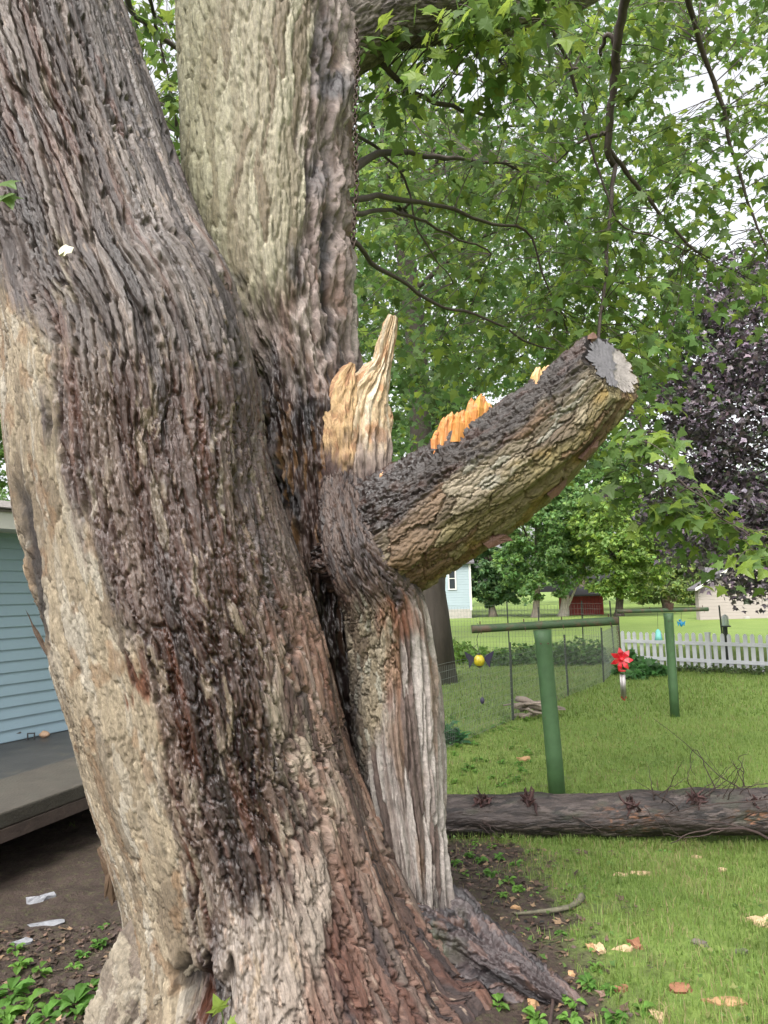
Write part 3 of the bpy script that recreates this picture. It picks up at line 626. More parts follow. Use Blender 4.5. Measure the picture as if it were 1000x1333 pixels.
# ================================================================== LEAVES AND BRANCHES
def leaf_template(kind):
    if kind == 'maple':                        # deeply cut five-lobed leaf, stalk at the origin, tip on +Y
        o = [(0, 0), (.16, .10), (.42, .02), (.30, .22), (.60, .42), (.30, .46), (.24, .58), (.20, .60), (.13, .82), (0, 1.05), (-.13, .82), (-.20, .60), (-.24, .58), (-.30, .46), (-.60, .42), (-.30, .22), (-.42, .02), (-.16, .10)]
        P = [(x, y) for x, y in o] + [(0, .38)]
        n = len(o); Fc = [(i, (i + 1) % n, n) for i in range(n)]
        # drop the slivers between 6-7 and 11-12
    elif kind == 'mid':
        o = [(0, 0), (.40, .03), (.26, .22), (.56, .46), (.24, .52), (0, 1.0), (-.24, .52), (-.56, .46), (-.26, .22), (-.40, .03)]
        P = o + [(0, .36)]; n = len(o); Fc = [(i, (i + 1) % n, n) for i in range(n)]
    else:
        o = [(0, 0), (.48, .30), (.2, .5), (0, 1.0), (-.2, .5), (-.48, .30)]
        P = o; Fc = [(0, 1, 2), (0, 2, 3), (0, 3, 4), (0, 4, 5)]
    P = np.array([(x, y, -0.22 * (x * x + (y - .3) ** 2) + 0.06 * abs(x)) for x, y in P])
    return P, np.array(Fc)
def leaf_frames(n, droop=0.6, up=0.7):
    a = rng.uniform(0, 2 * math.pi, n); dz = rng.normal(-droop, 0.35, n)
    D = ns(0, np.stack([np.cos(a), np.sin(a), dz], -1))
    Nn = rng.normal(0, 0.55, (n, 3)); Nn[:, 2] += up; Nn = Nn - D * (Nn * D).sum(1, keepdims=True); Nn = ns(0, Nn)
    return D, Nn
def leaf_cloud(name, P, size, kind, cols, material, parent, droop=0.6, up=0.7, D=None, Nn=None):
    T, Fc = leaf_template(kind); n = len(P); k = len(T)
    if D is None: D, Nn = leaf_frames(n, droop, up)
    Xx = np.cross(D, Nn); sz = (size * rng.uniform(0.7, 1.2, n))[:, None, None] if np.isscalar(size) else np.asarray(size)[:, None, None]
    V = P[:, None, :] + sz * (T[None, :, 0:1] * Xx[:, None] + T[None, :, 1:2] * D[:, None] + T[None, :, 2:3] * Nn[:, None])
    F2 = (Fc[None] + (np.arange(n) * k)[:, None, None]).reshape(-1, 3)
    C = np.repeat(cols, k, axis=0)
    me = mesh_np(name, V.reshape(-1, 3) - np.array(wloc(parent)), F2, smooth=False, col=C)
    return tag(link(name, me, material, parent), kind='stuff')
def leaf_cols(n, base, var=0.25, alt=None, alt_p=0.15):
    c = np.array(base)[None] * (1 + rng.normal(0, var, (n, 1))) * (1 + rng.normal(0, 0.06, (n, 3)))
    if alt is not None:
        m = rng.random(n) < alt_p; c[m] = np.array(alt) * (1 + rng.normal(0, 0.15, (m.sum(), 1)))
    return np.clip(c, 0.006, 0.6)
GREEN = (0.078, 0.136, 0.030); YGREEN = (0.150, 0.215, 0.036); DGREEN = (0.040, 0.085, 0.020)

# branches of the maple seen against the leaves (pixels, distance, radius in m at the start / end)
BR = [([(470, 55, 3.95), (497, 82, 4.05), (525, 112, 4.2), (565, 132, 4.4), (635, 152, 4.8)], .022, .011),
      ([(452, 225, 3.9), (480, 205, 4.3), (510, 196, 4.6), (560, 203, 5.1), (650, 214, 5.8), (720, 240, 6.2)], .026, .008),
      ([(452, 262, 3.9), (490, 256, 4.4), (560, 266, 4.9), (635, 289, 5.4), (690, 305, 5.7), (702, 350, 5.8), (726, 400, 5.9)], .020, .006),
      ([(455, 280, 3.9), (500, 274, 4.6), (545, 284, 5.0), (585, 305, 5.3), (640, 330, 5.6)], .016, .006),
      ([(455, 310, 3.9), (490, 345, 4.3), (530, 372, 4.7), (575, 398, 5.0), (630, 412, 5.3), (690, 446, 5.6), (760, 470, 5.8)], .016, .005),
      ([(455, 165, 3.9), (470, 180, 4.4), (500, 200, 4.7), (530, 240, 4.9), (545, 300, 5.0), (590, 370, 5.2)], .012, .004),
      ([(830, -65, 4.9), (806, 40, 5.3), (798, 120, 5.6), (791, 190, 5.8), (800, 215, 5.9)], .042, .028),
      ([(794, 172, 5.75), (770, 178, 5.8), (748, 190, 5.9), (725, 212, 6.1)], .020, .006),
      ([(803, 60, 5.4), (790, 45, 5.4), (775, 85, 5.6), (745, 90, 5.8)], .022, .008),
      ([(791, 190, 5.8), (820, 230, 6.0), (870, 290, 6.2), (930, 350, 6.4), (960, 380, 6.5)], .022, .006),
      ([(870, -100, 5.0), (900, 20, 5.6), (935, 120, 6.0), (960, 220, 6.3), (1000, 330, 6.5)], .03, .008),
      ([(700, -10, 4.6), (730, 60, 5.0), (760, 150, 5.3), (800, 280, 5.5), (850, 310, 5.6), (890, 325, 5.6)], .016, .005),
      ([(770, 560, 5.2), (815, 530, 5.0), (850, 590, 4.9), (905, 645, 4.8), (965, 690, 4.8), (1010, 720, 4.8)], .010, .004),
      ([(800, 215, 5.9), (790, 330, 5.7), (780, 450, 5.4), (770, 560, 5.2)], .018, .010),
      ([(560, 0, 4.2), (600, -10, 4.3), (620, 30, 4.4), (660, 90, 4.6), (700, 140, 4.8)], .014, .004),
      ([(120, -140, 3.4), (165, 0, 5.0), (190, 30, 5.6), (225, 60, 6.0), (300, 120, 6.3)], .035, .015),
      ([(190, -20, 5.2), (205, 40, 5.8), (222, 110, 6.0), (228, 150, 6.0)], .018, .006),
      ([(140, 110, 4.2), (190, 125, 5.4), (238, 147, 5.6), (330, 170, 5.9)], .016, .008),
      ([(150, 140, 4.4), (200, 155, 5.5), (240, 180, 5.7)], .010, .005)]
brp = []
for pts, r0, r1 in BR:
    k = spline([(x, y, d) for x, y, d in pts], 26)
    W = px(k[:, 0], k[:, 1], k[:, 2]) + 0.02 * np.stack([fbm(np.arange(26) * .4, np.full(26, 3.3 + r0 * 900), s_, 2) for s_ in (1, 2, 3)], -1)
    brp.append(W); b = MB(); b.tube(W, np.linspace(r0, r1, 26), 7, jit=0.12); b.build('branch', M_TWIG, TREE, smooth=True)
BP = np.vstack(brp)
# sky openings in the near foliage (pixels: x, y, rx, ry)
HOLES = [(585, 92, 62, 34), (625, 118, 34, 42), (850, 170, 26, 42), (880, 120, 14, 30), (765, 195, 22, 30), (690, 70, 26, 24), (545, 350, 26, 20), (745, 215, 22, 18), (860, 270, 28, 24), (560, 215, 18, 24), (680, 330, 22, 22), (905, 60, 12, 20), (520, 430, 20, 18)]
def keep(x, y, soft=1.0):
    k = np.ones(len(x), bool)
    for hx, hy, rx, ry in HOLES:
        k &= (((x - hx) / rx) ** 2 + ((y - hy) / ry) ** 2) > soft * rng.uniform(0.55, 1.25, len(x))
    return k
sprays = []
def spray_region(n, x0, x1, y0, y1, d0, d1, test=None, scale=1.0):
    x = rng.uniform(x0, x1, n); y = rng.uniform(y0, y1, n); d = rng.uniform(d0, d1, n)
    ok = keep(x, y)
    if test is not None: ok &= test(x, y)
    for a in np.where(ok)[0]: sprays.append((px(x[a], y[a], d[a]), scale))
spray_region(270, 470, 900, -60, 250, 5.0, 9.0)
spray_region(190, 840, 1060, -60, 340, 5.4, 9.5)
spray_region(190, 470, 800, 200, 470, 5.4, 9.0)
spray_region(60, 700, 880, 330, 520, 5.0, 7.0, lambda x, y: y < 540 - 0.8 * np.abs(x - 790))
spray_region(30, 500, 700, 20, 120, 3.9, 4.6)
spray_region(26, 560, 700, -40, 60, 3.6, 4.4)
spray_region(24, 880, 1040, 320, 390, 5.5, 8)
spray_region(60, 140, 250, -60, 260, 5.0, 7.5)
for x, y in ((838, 580), (850, 600), (866, 612), (884, 625), (903, 640), (918, 655), (930, 668), (948, 680), (975, 690), (990, 712), (860, 640), (880, 660), (835, 560), (845, 545), (830, 600), (1005, 700), (850, 660)):
    for _ in range(2): sprays.append((px(x + rng.normal(0, 10), y + rng.normal(0, 9), 4.85 + rng.normal(0, .12)), 0.9))
LP, LD, LN, LS = [], [], [], []
tw = MB()
for p0, sc in sprays:
    dirn = np.array([rng.normal(0.15, 0.8), rng.normal(0, 0.8), 0.15]); dirn /= np.linalg.norm(dirn)
    ln = rng.uniform(0.28, 0.6) * sc; m = rng.integers(5, 9)
    t = np.linspace(0, 1, m)[:, None]; pts = p0 + dirn * ln * t + np.array([0, 0, -1.0]) * (ln * 0.75) * t ** 1.8
    dd = np.linalg.norm(BP - p0, axis=1); j = int(dd.argmin())
    if dd[j] < 1.5:
        a = BP[j]; mid = (a + p0) / 2 + np.array([0, 0, 0.10 * dd[j]]) + rng.normal(0, .03, 3); pre = [a, a * .5625 + mid * .375 + p0 * .0625, mid * .75 + (a + p0) * .125, p0]
        tw.tube(np.vstack([pre, pts[1:]]), np.linspace(0.0045, 0.0014, len(pts) + 3), 3, cap=False)
    else: tw.tube(pts, np.linspace(0.003, 0.0014, len(pts)), 3, cap=False)
    tg = np.gradient(pts, axis=0); tg = ns(0, tg)
    for q_ in range(m):
        side = ns(0, np.cross(tg[q_], [0, 0, 1.0]) + 1e-6)
        for sg in (-1, 1):
            if rng.random() < 0.12: continue
            D = side * sg * 0.75 + tg[q_] * 0.5 + rng.normal(0, 0.3, 3) + np.array([0, 0, -0.45]); D /= np.linalg.norm(D)
            st = rng.uniform(0.03, 0.07)
            N_ = np.array([0, -0.25, 0.8]) + rng.normal(0, 0.5, 3); N_ -= D * N_.dot(D); N_ /= np.linalg.norm(N_)
            LP.append(pts[q_] + D * st); LD.append(D); LN.append(N_); LS.append(rng.uniform(0.075, 0.125) * (0.8 if q_ == m - 1 else 1))
LP, LD, LN, LS = map(np.array, (LP, LD, LN, LS))
lc = leaf_cols(len(LP), GREEN, 0.22, YGREEN, 0.22)
near = np.linalg.norm(LP - CO, axis=1); xx, yy = proj(LP); inv = (xx > 0) & (xx < 1000) & (yy > 0) & (yy < 1333)
tw.build('twigs', M_TWIG, TREE)
bpy.data.objects['twigs']['kind'] = 'stuff'
order = np.argsort(np.where(inv, near - LS * 20, 1e9))[:300]; rest = np.ones(len(LP), bool); rest[order] = False
crown = leaf_cloud('crown', LP[rest], LS[rest], 'maple', lc[rest], M_LEAF, TREE, D=LD[rest], Nn=LN[rest])
Tm, Fm = leaf_template('maple')
leaf_me = []
for i in range(6):
    s_ = 1 + 0.05 * i; z_ = Tm.copy(); z_[:, 2] *= 0.5 + 0.4 * i; z_[:, 0] *= s_
    c_ = np.array(GREEN) * (0.8 + 0.15 * i) if i < 4 else np.array(YGREEN) * (0.7 + 0.08 * i)
    me = mesh_np('leaf', z_, Fm, smooth=False, col=np.repeat(c_[None], len(z_), 0)); me.materials.append(M_LEAF); leaf_me.append(me)
tl = np.array(wloc(crown))
for j in order:
    o = bpy.data.objects.new('leaf', leaf_me[int(rng.choice(6, p=[.2, .22, .2, .13, .13, .12]))]); COL.objects.link(o); o.parent = crown
    Xx = np.cross(LD[j], LN[j]); m = Matrix(np.stack([Xx, LD[j], LN[j]], 1).tolist()).to_4x4()
    o.matrix_local = Matrix.Translation(Vector(LP[j] - tl)) @ m @ Matrix.Scale(float(LS[j]), 4)
# a sprig poking in from the left trunk edge
spr = empty('maple_sprout', px(2, 262, 2.75), 'small green sprout with cut leaves growing from the bark of the leaning trunk', 'sprout')
b = MB(); b.tube([px(-14, 275, 2.74), px(0, 262, 2.72), px(8, 250, 2.7)], 0.002, 5); b.build('stalk', M_TWIG, spr)
for x, y, ax in ((4, 236, (0.55, -.3, -.35)), (-2, 262, (0.5, -.3, .1)), (8, 252, (0.4, -.3, -.7))):
    o = bpy.data.objects.new('leaf', leaf_me[2]); COL.objects.link(o); o.parent = spr
    D = ns(0, np.array(ax)); Nn = np.array([0.2, -0.8, 0.5]); Nn = ns(0, Nn - D * Nn.dot(D)); Xx = np.cross(D, Nn)
    o.matrix_local = Matrix.Translation(Vector(px(x, y, 2.7)) - spr.location) @ Matrix(np.stack([Xx, D, Nn], 1).tolist()).to_4x4() @ Matrix.Scale(0.085, 4)

# ================================================================== OTHER TREES
def tree_bark(name, c): return mat(name, c, 0.85, noise=0.45, nscale=9, bump=0.9, bscale=26, stretch=(1, 1, 0.18))
M_BK_DARK = tree_bark('dark_bark', s2l(66, 58, 52)); M_BK_GREY = tree_bark('grey_bark', s2l(128, 116, 106)); M_BK_PALE = tree_bark('pale_dead_bark', s2l(170, 160, 148))
def trunk_tube(pts, r, n, parent, m, name='trunk', k=24, flare=True):
    K = spline([tuple(p) for p in pts], k); rr = np.interp(np.linspace(0, 1, k), np.linspace(0, 1, len(r)), r)
    if flare: rr[:3] *= (1.45, 1.2, 1.06)
    K = K + 0.25 * rr[:, None] * np.stack([fbm(np.arange(k) * .35, np.full(k, K[0][0] + s_), s_ + 60, 2) for s_ in (1, 2, 3)], -1) * np.linspace(0, 1, k)[:, None]
    b = MB(); b.tube(K, rr, n, jit=0.06); return b.build(name, m, parent, smooth=True), K
def clumps(centres, radii, per, flat=0.75):
    """leaf positions: shells of many small clumps, so that gaps and light and dark masses appear"""
    out = []
    for c, r, n in zip(centres, radii, per):
        v = rng.normal(0, 1, (n, 3)); v = ns(0, v) * (rng.random((n, 1)) ** 0.45) * r; v[:, 2] *= flat; out.append(c + v)
    return np.vstack(out)

# --- shade tree behind the limb (dark trunk)
b0 = gpx(572, 889); d0 = b0[1]
ST = empty('shade_tree', b0, 'dark-trunked green maple standing in the lawn behind the wire fence', 'tree')
tp = [b0 + [0, 0, -.1], px(566, 800, d0), px(556, 700, d0 - .1), px(548, 560, d0 - .2), px(540, 420, d0 - .3), px(515, 250, d0 - .4), px(490, 80, d0 - .4), px(480, -120, d0 - .3)]
_, TK = trunk_tube(tp, [.29, .26, .25, .23, .2, .17, .12, .08], 14, ST, M_BK_DARK)
lims = []
for i in range(26):
    a = TK[rng.integers(9, 23)]; an = rng.uniform(-0.6, 3.9) if i % 4 else rng.uniform(0, 6.28)
    ln = rng.uniform(2.2, 5.0); e = a + np.array([math.cos(an) * ln, -abs(math.sin(an)) * ln * (1 if i % 4 else -1), rng.uniform(-.4, 1.6)])
    K = spline([tuple(a), tuple((a + e) / 2 + [0, 0, 0.5]), tuple(e), tuple(e + (e - a) * .15 + [0, 0, -.5])], 14); lims.append(K)
    b = MB(); b.tube(K, np.linspace(rng.uniform(.05, .085), .012, 14), 6, jit=.1); b.build('branch', M_BK_DARK, ST, smooth=True)
LB = np.vstack([k[4:] for k in lims])
nK = 1300; cx_ = rng.uniform(240, 900, nK); cy_ = rng.uniform(-80, 660, nK); dd_ = rng.uniform(9.0, 18, nK)
ok = keep(cx_, cy_, 0.8) & (cy_ < 690 - 0.45 * np.abs(cx_ - 620) - 1.6 * np.clip(cx_ - 830, 0, 200)) & (rng.random(nK) < 0.78)
cen = px(cx_[ok], cy_[ok], dd_[ok]); P1 = clumps(cen, rng.uniform(.3, .65, len(cen)), rng.integers(22, 44, len(cen)), .55)
# each clump hangs on a twig from the closest branch
tb = MB()
for c in cen:
    j = int(np.linalg.norm(LB - c, axis=1).argmin()); a = LB[j]
    if np.linalg.norm(a - c) > 1.6: continue
    mid = (a + c) / 2 + np.array([0, 0, .15]); tb.tube([a, mid, c, c + rng.normal(0, .2, 3)], [.010, .007, .005, .002], 3, cap=False)
tag(tb.build('twigs', M_BK_DARK, ST), kind='stuff')
leaf_cloud('crown', P1, 0.13, 'mid', leaf_cols(len(P1), (0.072, 0.132, 0.040), 0.25, YGREEN, 0.14), M_LEAF, ST)

# --- purple-leaved maple on the right
pb = gpx(1150, 868)
PT = empty('purple_maple', pb, 'purple-leaved maple with a broad low crown beyond the picket fence', 'tree')
_, PK = trunk_tube([pb + [0, 0, -.1], pb + [.05, 0, 2], pb + [-.1, 0, 4], pb + [0, 0, 7]], [.22, .19, .15, .07], 12, PT, M_BK_DARK)
cn = px(1010, 580, pb[1]); cen = []; rad = []
for i in range(760):
    v = rng.normal(0, 1, 3); v /= np.linalg.norm(v); v[1] = -abs(v[1]) if rng.random() < .75 else v[1]
    c = cn + v * np.array([4.3, 4.2, 5.0]) * rng.uniform(.55, 1.02)
    x_, y_ = proj(c)
    if y_ > 800 - 0.5 * max(0, 1000 - x_) - 6 or x_ < 800 : continue
    cen.append(c); rad.append(rng.uniform(.45, .85))
pbm = MB()
for i in range(70):
    c = cen[rng.integers(len(cen))]; a = PK[rng.integers(7, 20)]; pbm.tube([a, (a + c) / 2 + np.array([0, 0, .3]), c], [.06, .035, .012], 5, cap=False)
tag(pbm.build('branches', M_BK_DARK, PT, smooth=True), kind='stuff')
P2 = clumps(cen, rad, rng.integers(60, 110, len(cen)), .5)
leaf_cloud('crown', P2, 0.15, 'low', leaf_cols(len(P2), (0.135, 0.105, 0.130), 0.34, (0.04, 0.055, 0.03), 0.18), M_LEAFD, PT)

# --- trees at the far edge of the lawn
BT = [  # foot x, y, distance, crown centre y, crown radius px (x, y), colour, label
    (570, 806, 32, 370, 270, 190, (0.070, 0.135, 0.035), M_BK_DARK, 'tall spreading green tree filling the sky behind the shade tree'),
    (697, 800, 56, 690, 70, 95, (0.085, 0.175, 0.045), M_BK_GREY, 'pale-barked green tree in front of the far white house corner'),
    (642, 800, 60, 730, 48, 66, (0.070, 0.150, 0.050), M_BK_GREY, 'bushy blue-green tree growing against the far white house'),
    (806, 801, 54, 700, 72, 82, (0.110, 0.200, 0.038), M_BK_DARK, 'light green tree with dark trunk right beside the red shed'),
    (760, 800, 66, 640, 80, 110, (0.070, 0.150, 0.035), M_BK_GREY, 'tall green tree behind the red shed'),
    (868, 801, 70, 762, 50, 42, (0.135, 0.215, 0.060), M_BK_GREY, 'low yellow-green tree next to the beige house'),
    (905, 800, 78, 740, 40, 50, (0.120, 0.190, 0.070), M_BK_GREY, 'pale green tree rising behind the grey roof of the beige house'),
    (-60, 790, 26, 560, 100, 130, (0.075, 0.150, 0.030), M_BK_DARK, 'green tree showing above the roof of the blue house'),
    (560, 800, 70, 620, 110, 130, (0.060, 0.125, 0.030), M_BK_DARK, 'broad dark green tree behind the far white house'),
    (990, 800, 80, 690, 110, 90, (0.075, 0.15, 0.04), M_BK_DARK, 'rounded green tree behind the beige house'),
]
for fx, fy, d, ccy, rx, ry, c, bm_, lab in BT:
    foot = px(fx, fy, d); foot[2] = -0.35; s_ = d / F_PX
    t = empty('background_tree', foot, lab, 'tree', 'trees at the far edge of the lawn')
    top = px(fx, ccy - ry * .5, d); trunk_tube([foot + [0, 0, -.1], foot * .6 + top * .4 + [rng.normal(0, .3), 0, 0], top], [.30, .22, .08], 9, t, bm_)
    cc_ = px(fx, ccy, d); n = int(min(110 + rx * ry / 42, 620)); v = ns(0, rng.normal(0, 1, (n, 3))) * rng.uniform(.5, 1.0, (n, 1)); v[:, 1] = np.where(rng.random(n) < .7, -np.abs(v[:, 1]), v[:, 1])
    cen = cc_ + v * np.array([rx * s_, rx * s_ * .8, ry * s_])
    cen = cen[cen[:, 2] > 0.3]
    bm2 = MB()
    for i in range(12): q_ = cen[rng.integers(len(cen))]; a = foot * .5 + top * .5; bm2.tube([a, (a + q_) / 2 + np.array([0, 0, .4]), q_], [.1, .07, .03], 5, cap=False)
    tag(bm2.build('branches', bm_, t, smooth=True), kind='stuff')
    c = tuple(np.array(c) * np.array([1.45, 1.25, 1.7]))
    P = clumps(cen, rng.uniform(.10, .2, len(cen)) * rx * s_, np.full(len(cen), 55), .6)
    leaf_cloud('crown', P, 0.0055 * d + .03, 'low', leaf_cols(len(P), c, .28, np.array(c) * np.array([1.5, 1.3, 1.0]), .2), M_LEAF, t)
# leaning dead trunk by the shed
dt = empty('dead_tree', px(733, 800, 57), 'bare pale dead trunk with a leaning branch beside the red shed', 'tree')
trunk_tube([px(733, 804, 57), px(736, 775, 57), px(727, 720, 57), px(718, 670, 57)], [.35, .3, .2, .1], 9, dt, M_BK_PALE); trunk_tube([px(734, 800, 57), px(744, 778, 56.6), px(752, 760, 56.4)], [.14, .1, .06], 7, dt, M_BK_PALE, 'branch')
# far wood closing the horizon
cen = []; 
for i in range(1100):
    a = rng.uniform(-0.75, 0.75); rr = rng.uniform(95, 125); cen.append((math.sin(a) * rr, math.cos(a) * rr, rng.uniform(0, 1) ** .8 * (13 + 3 * math.sin(a * 9) + 2 * math.sin(a * 23))))
P = clumps(np.array(cen), rng.uniform(1.2, 2.6, len(cen)), np.full(len(cen), 26), .8)
fw = empty('far_wood', (0, 100, -.35)); COL.objects.unlink(fw); bpy.data.objects.remove(fw)
T, Fc = leaf_template('low')
D, Nn = leaf_frames(len(P)); Xx = np.cross(D, Nn); V = P[:, None] + 0.7 * (T[None, :, 0:1] * Xx[:, None] + T[None, :, 1:2] * D[:, None] + T[None, :, 2:3] * Nn[:, None])
me = mesh_np('far_wood', V.reshape(-1, 3), (Fc[None] + (np.arange(len(P)) * len(T))[:, None, None]).reshape(-1, 3), smooth=False, col=np.repeat(leaf_cols(len(P), (.10, .17, .06), .3), len(T), 0))
tag(link('far_wood', me, M_LEAF), 'distant green wood along the horizon behind the houses', 'wood', kind='stuff')

# ================================================================== BUILDINGS
# --- blue clapboard house on the left
M_BLUE = mat('blue_vinyl_siding', s2l(140, 162, 174), 0.45, 0.4, noise=0.06, nscale=3, bump=0.08, bscale=120)
M_WHITE = mat('white_trim', s2l(190, 188, 182), 0.5, noise=0.08, nscale=5); M_SHIN = mat('grey_shingles', s2l(112, 106, 102), 0.9, noise=0.35, nscale=30, bump=0.8, bscale=80)
M_CONC = mat('wet_concrete', s2l(54, 52, 50), 0.45, noise=0.35, nscale=3.5, bump=0.4, bscale=60, wear=((0.055, 0.05, 0.04), 0.55, 3.0))
M_CONC2 = mat('mossy_concrete', s2l(64, 59, 52), 0.7, noise=0.4, nscale=5, bump=0.6, bscale=50, wear=((0.05, 0.045, 0.035), 0.5, 4.0))
PLAT_Z = 0.445
def on_z(x, y, z):
    r = ray(x, y); return CO + r * ((z - CAM_H) / r[2])
w0 = on_z(20, 961, PLAT_Z); wd = np.array([math.sin(R(27.9)), math.cos(R(27.9)), 0]); wn = np.array([wd[1], -wd[0], 0])   # along the wall, out of the wall
HB = empty('blue_house', w0 - wd * 2, 'light blue clapboard house with white eaves behind the leaning trunk', 'house')
s0, s1 = -5.0, 4.2; zb, zt = PLAT_Z - 0.02, 2.62
b = MB(); mid = w0 + wd * (s0 + s1) / 2 - wn * 2.03; b.box(mid + [0, 0, (zb + zt) / 2 - w0[2] - .2], ((s1 - s0) / 2 - .02, 2.0, (zt - zb) / 2 + .2), (wd, wn, (0, 0, 1))); b.build('wall', M_BLUE, HB)
pit = 0.109; nb = int((zt - zb) / pit)
def board_mesh():
    b = MB(); h = (s1 - s0) / 2
    poly = [(-h, 0.0, 0.0), (-h, 0.020, 0.0), (-h, 0.022, 0.006), (-h, 0.006, pit + .004), (-h, 0.0, pit + .004)]
    P = [wd * p[0] + wn * p[1] + np.array([0, 0, p[2]]) for p in poly]; b.prism(P, wd * 2 * h); return b
b0_ = board_mesh().build('board', M_BLUE, None); b0_.parent = HB
for i in range(nb):
    o = b0_ if i == 0 else b0_.copy()
    if i: COL.objects.link(o)
    q_ = w0 + wd * (s0 + s1) / 2; o.location = Vector((q_[0], q_[1], zb + i * pit)) - HB.location
ez = 2.44
b = MB(); q_ = w0 + wd * (s0 + s1) / 2; h = (s1 - s0) / 2 + .3
b.box(np.array([q_[0], q_[1], ez]) + wn * .20, (h, .20, .012), (wd, wn, (0, 0, 1))); b.build('soffit', M_WHITE, HB)
b = MB(); b.box(np.array([q_[0], q_[1], ez + .07]) + wn * .412, (h, .012, .085), (wd, wn, (0, 0, 1))); b.build('fascia', M_WHITE, HB, bevel=.003)
sl = ns(0, -wn + np.array([0, 0, .17])); up = np.cross(wd, sl); up = up if up[2] > 0 else -up
b = MB()
for i in range(17):
    c = np.array([q_[0], q_[1], ez + .175]) + wn * .45 + sl * (.07 + i * .14) + up * .006; b.box(c, (h, .085, .006), (wd, ns(0, sl + up * .06), up))
b.box(np.array([q_[0], q_[1], ez + .15]) + wn * .44 + sl * 1.3, (h - .01, 1.3, .012), (wd, sl, up)); b.build('roof', M_SHIN, HB)
# back gable side to close the roof
# --- stoop: two slabs and what lies on them
e0 = on_z(0, 1059, PLAT_Z); e1 = on_z(107, 1021, PLAT_Z); ed = ns(0, e1 - e0); en = np.array([ed[1], -ed[0], 0])
ST_ = empty('concrete_stoop', e0, 'low grey stone-slab stoop with a dark gap under its front edge', 'stoop')
m0 = on_z(0, 1014, PLAT_Z); wdt = abs((m0 - e0) @ en)
b = MB(); b.box(e0 + ed * .2 - en * wdt / 2 + [0, 0, -.05], (2.9, wdt / 2, .05), (ed, en, (0, 0, 1))); b.build('slab', M_CONC2, ST_, bevel=.012)
b = MB(); b.box(e0 + ed * .2 - en * (wdt + 1.35) + [0, 0, -.085], (2.9, 1.345, .06), (ed, en, (0, 0, 1))); b.build('slab', M_CONC, ST_, bevel=.01)
M_OLDW = mat('weathered_beam', s2l(70, 58, 52), 0.85, noise=.4, nscale=12, bump=.6)
b = MB(); b.box(e0 + ed * .2 - en * .03 + [0, 0, -.145], (2.88, .03, .043), (ed, en, (0, 0, 1))); b.build('beam', M_OLDW, ST_, bevel=.004)
for s_ in (-2.4, -1.2, 0.1, 1.5, 2.6): b = MB(); b.box(e0 + ed * s_ - en * 1.0 + [0, 0, -.34], (.1, .1, .21), (ed, en, (0, 0, 1))); b.build('pier', M_OLDW, ST_)
def rock(c, r, col_, name, label, cat, squash=(1, 1, .7), parent=None, m=None, group=None, n=10):
    th = np.linspace(0, 2 * math.pi, n, endpoint=False); V = []; ks = 7; sd_ = rng.integers(1000)
    for i in range(ks):
        ph = -math.pi / 2 + math.pi * i / (ks - 1)
        for t in th:
            d_ = np.array([math.cos(ph) * math.cos(t), math.cos(ph) * math.sin(t), math.sin(ph)])
            k = 1 + .28 * float(noise2(np.array(d_[0] * 1.3 + sd_), np.array(d_[1] * 1.3 + d_[2] * 1.1), 5)); V.append(np.array(c) + d_ * k * r * np.array(squash))
    Fc = [(i * n + k, i * n + (k + 1) % n, (i + 1) * n + (k + 1) % n, (i + 1) * n + k) for i in range(ks - 1) for k in range(n)]
    b = MB(); b.add(V, Fc); o = b.build(name, m, None, smooth=True)
    return tag(o, label, cat, group)
M_ROCK = mat('grey_stone', s2l(96, 90, 84), .8, noise=.35, nscale=8, bump=.6); M_ROCK2 = mat('tan_stone', s2l(156, 128, 104), .7, noise=.25, nscale=12, bump=.4)
p = on_z(4, 964, PLAT_Z - .025); rock(p + [0, 0, .07], .15, None, 'stone', 'flat dark grey stone lying on the stoop by the siding', 'stone', (1.1, .8, .55), m=M_ROCK)
p = on_z(58, 960, PLAT_Z - .025); rock(p + [0, 0, .03], .05, None, 'stone', 'small rounded tan stone on the stoop against the siding', 'stone', (1, .8, .7), m=M_ROCK2)
M_BLACK = mat('black_metal', (.02, .02, .022), .5)
p = on_z(40, 963, PLAT_Z - .025); b = MB(); b.tube([p + [-.03, 0, 0], p + [-.03, 0, .06], p + [.03, .01, .06], p + [.03, .01, 0]], .009, 5); tag(b.build('bracket', M_BLACK, None), 'little black metal loop standing on the stoop against the siding', 'bracket')

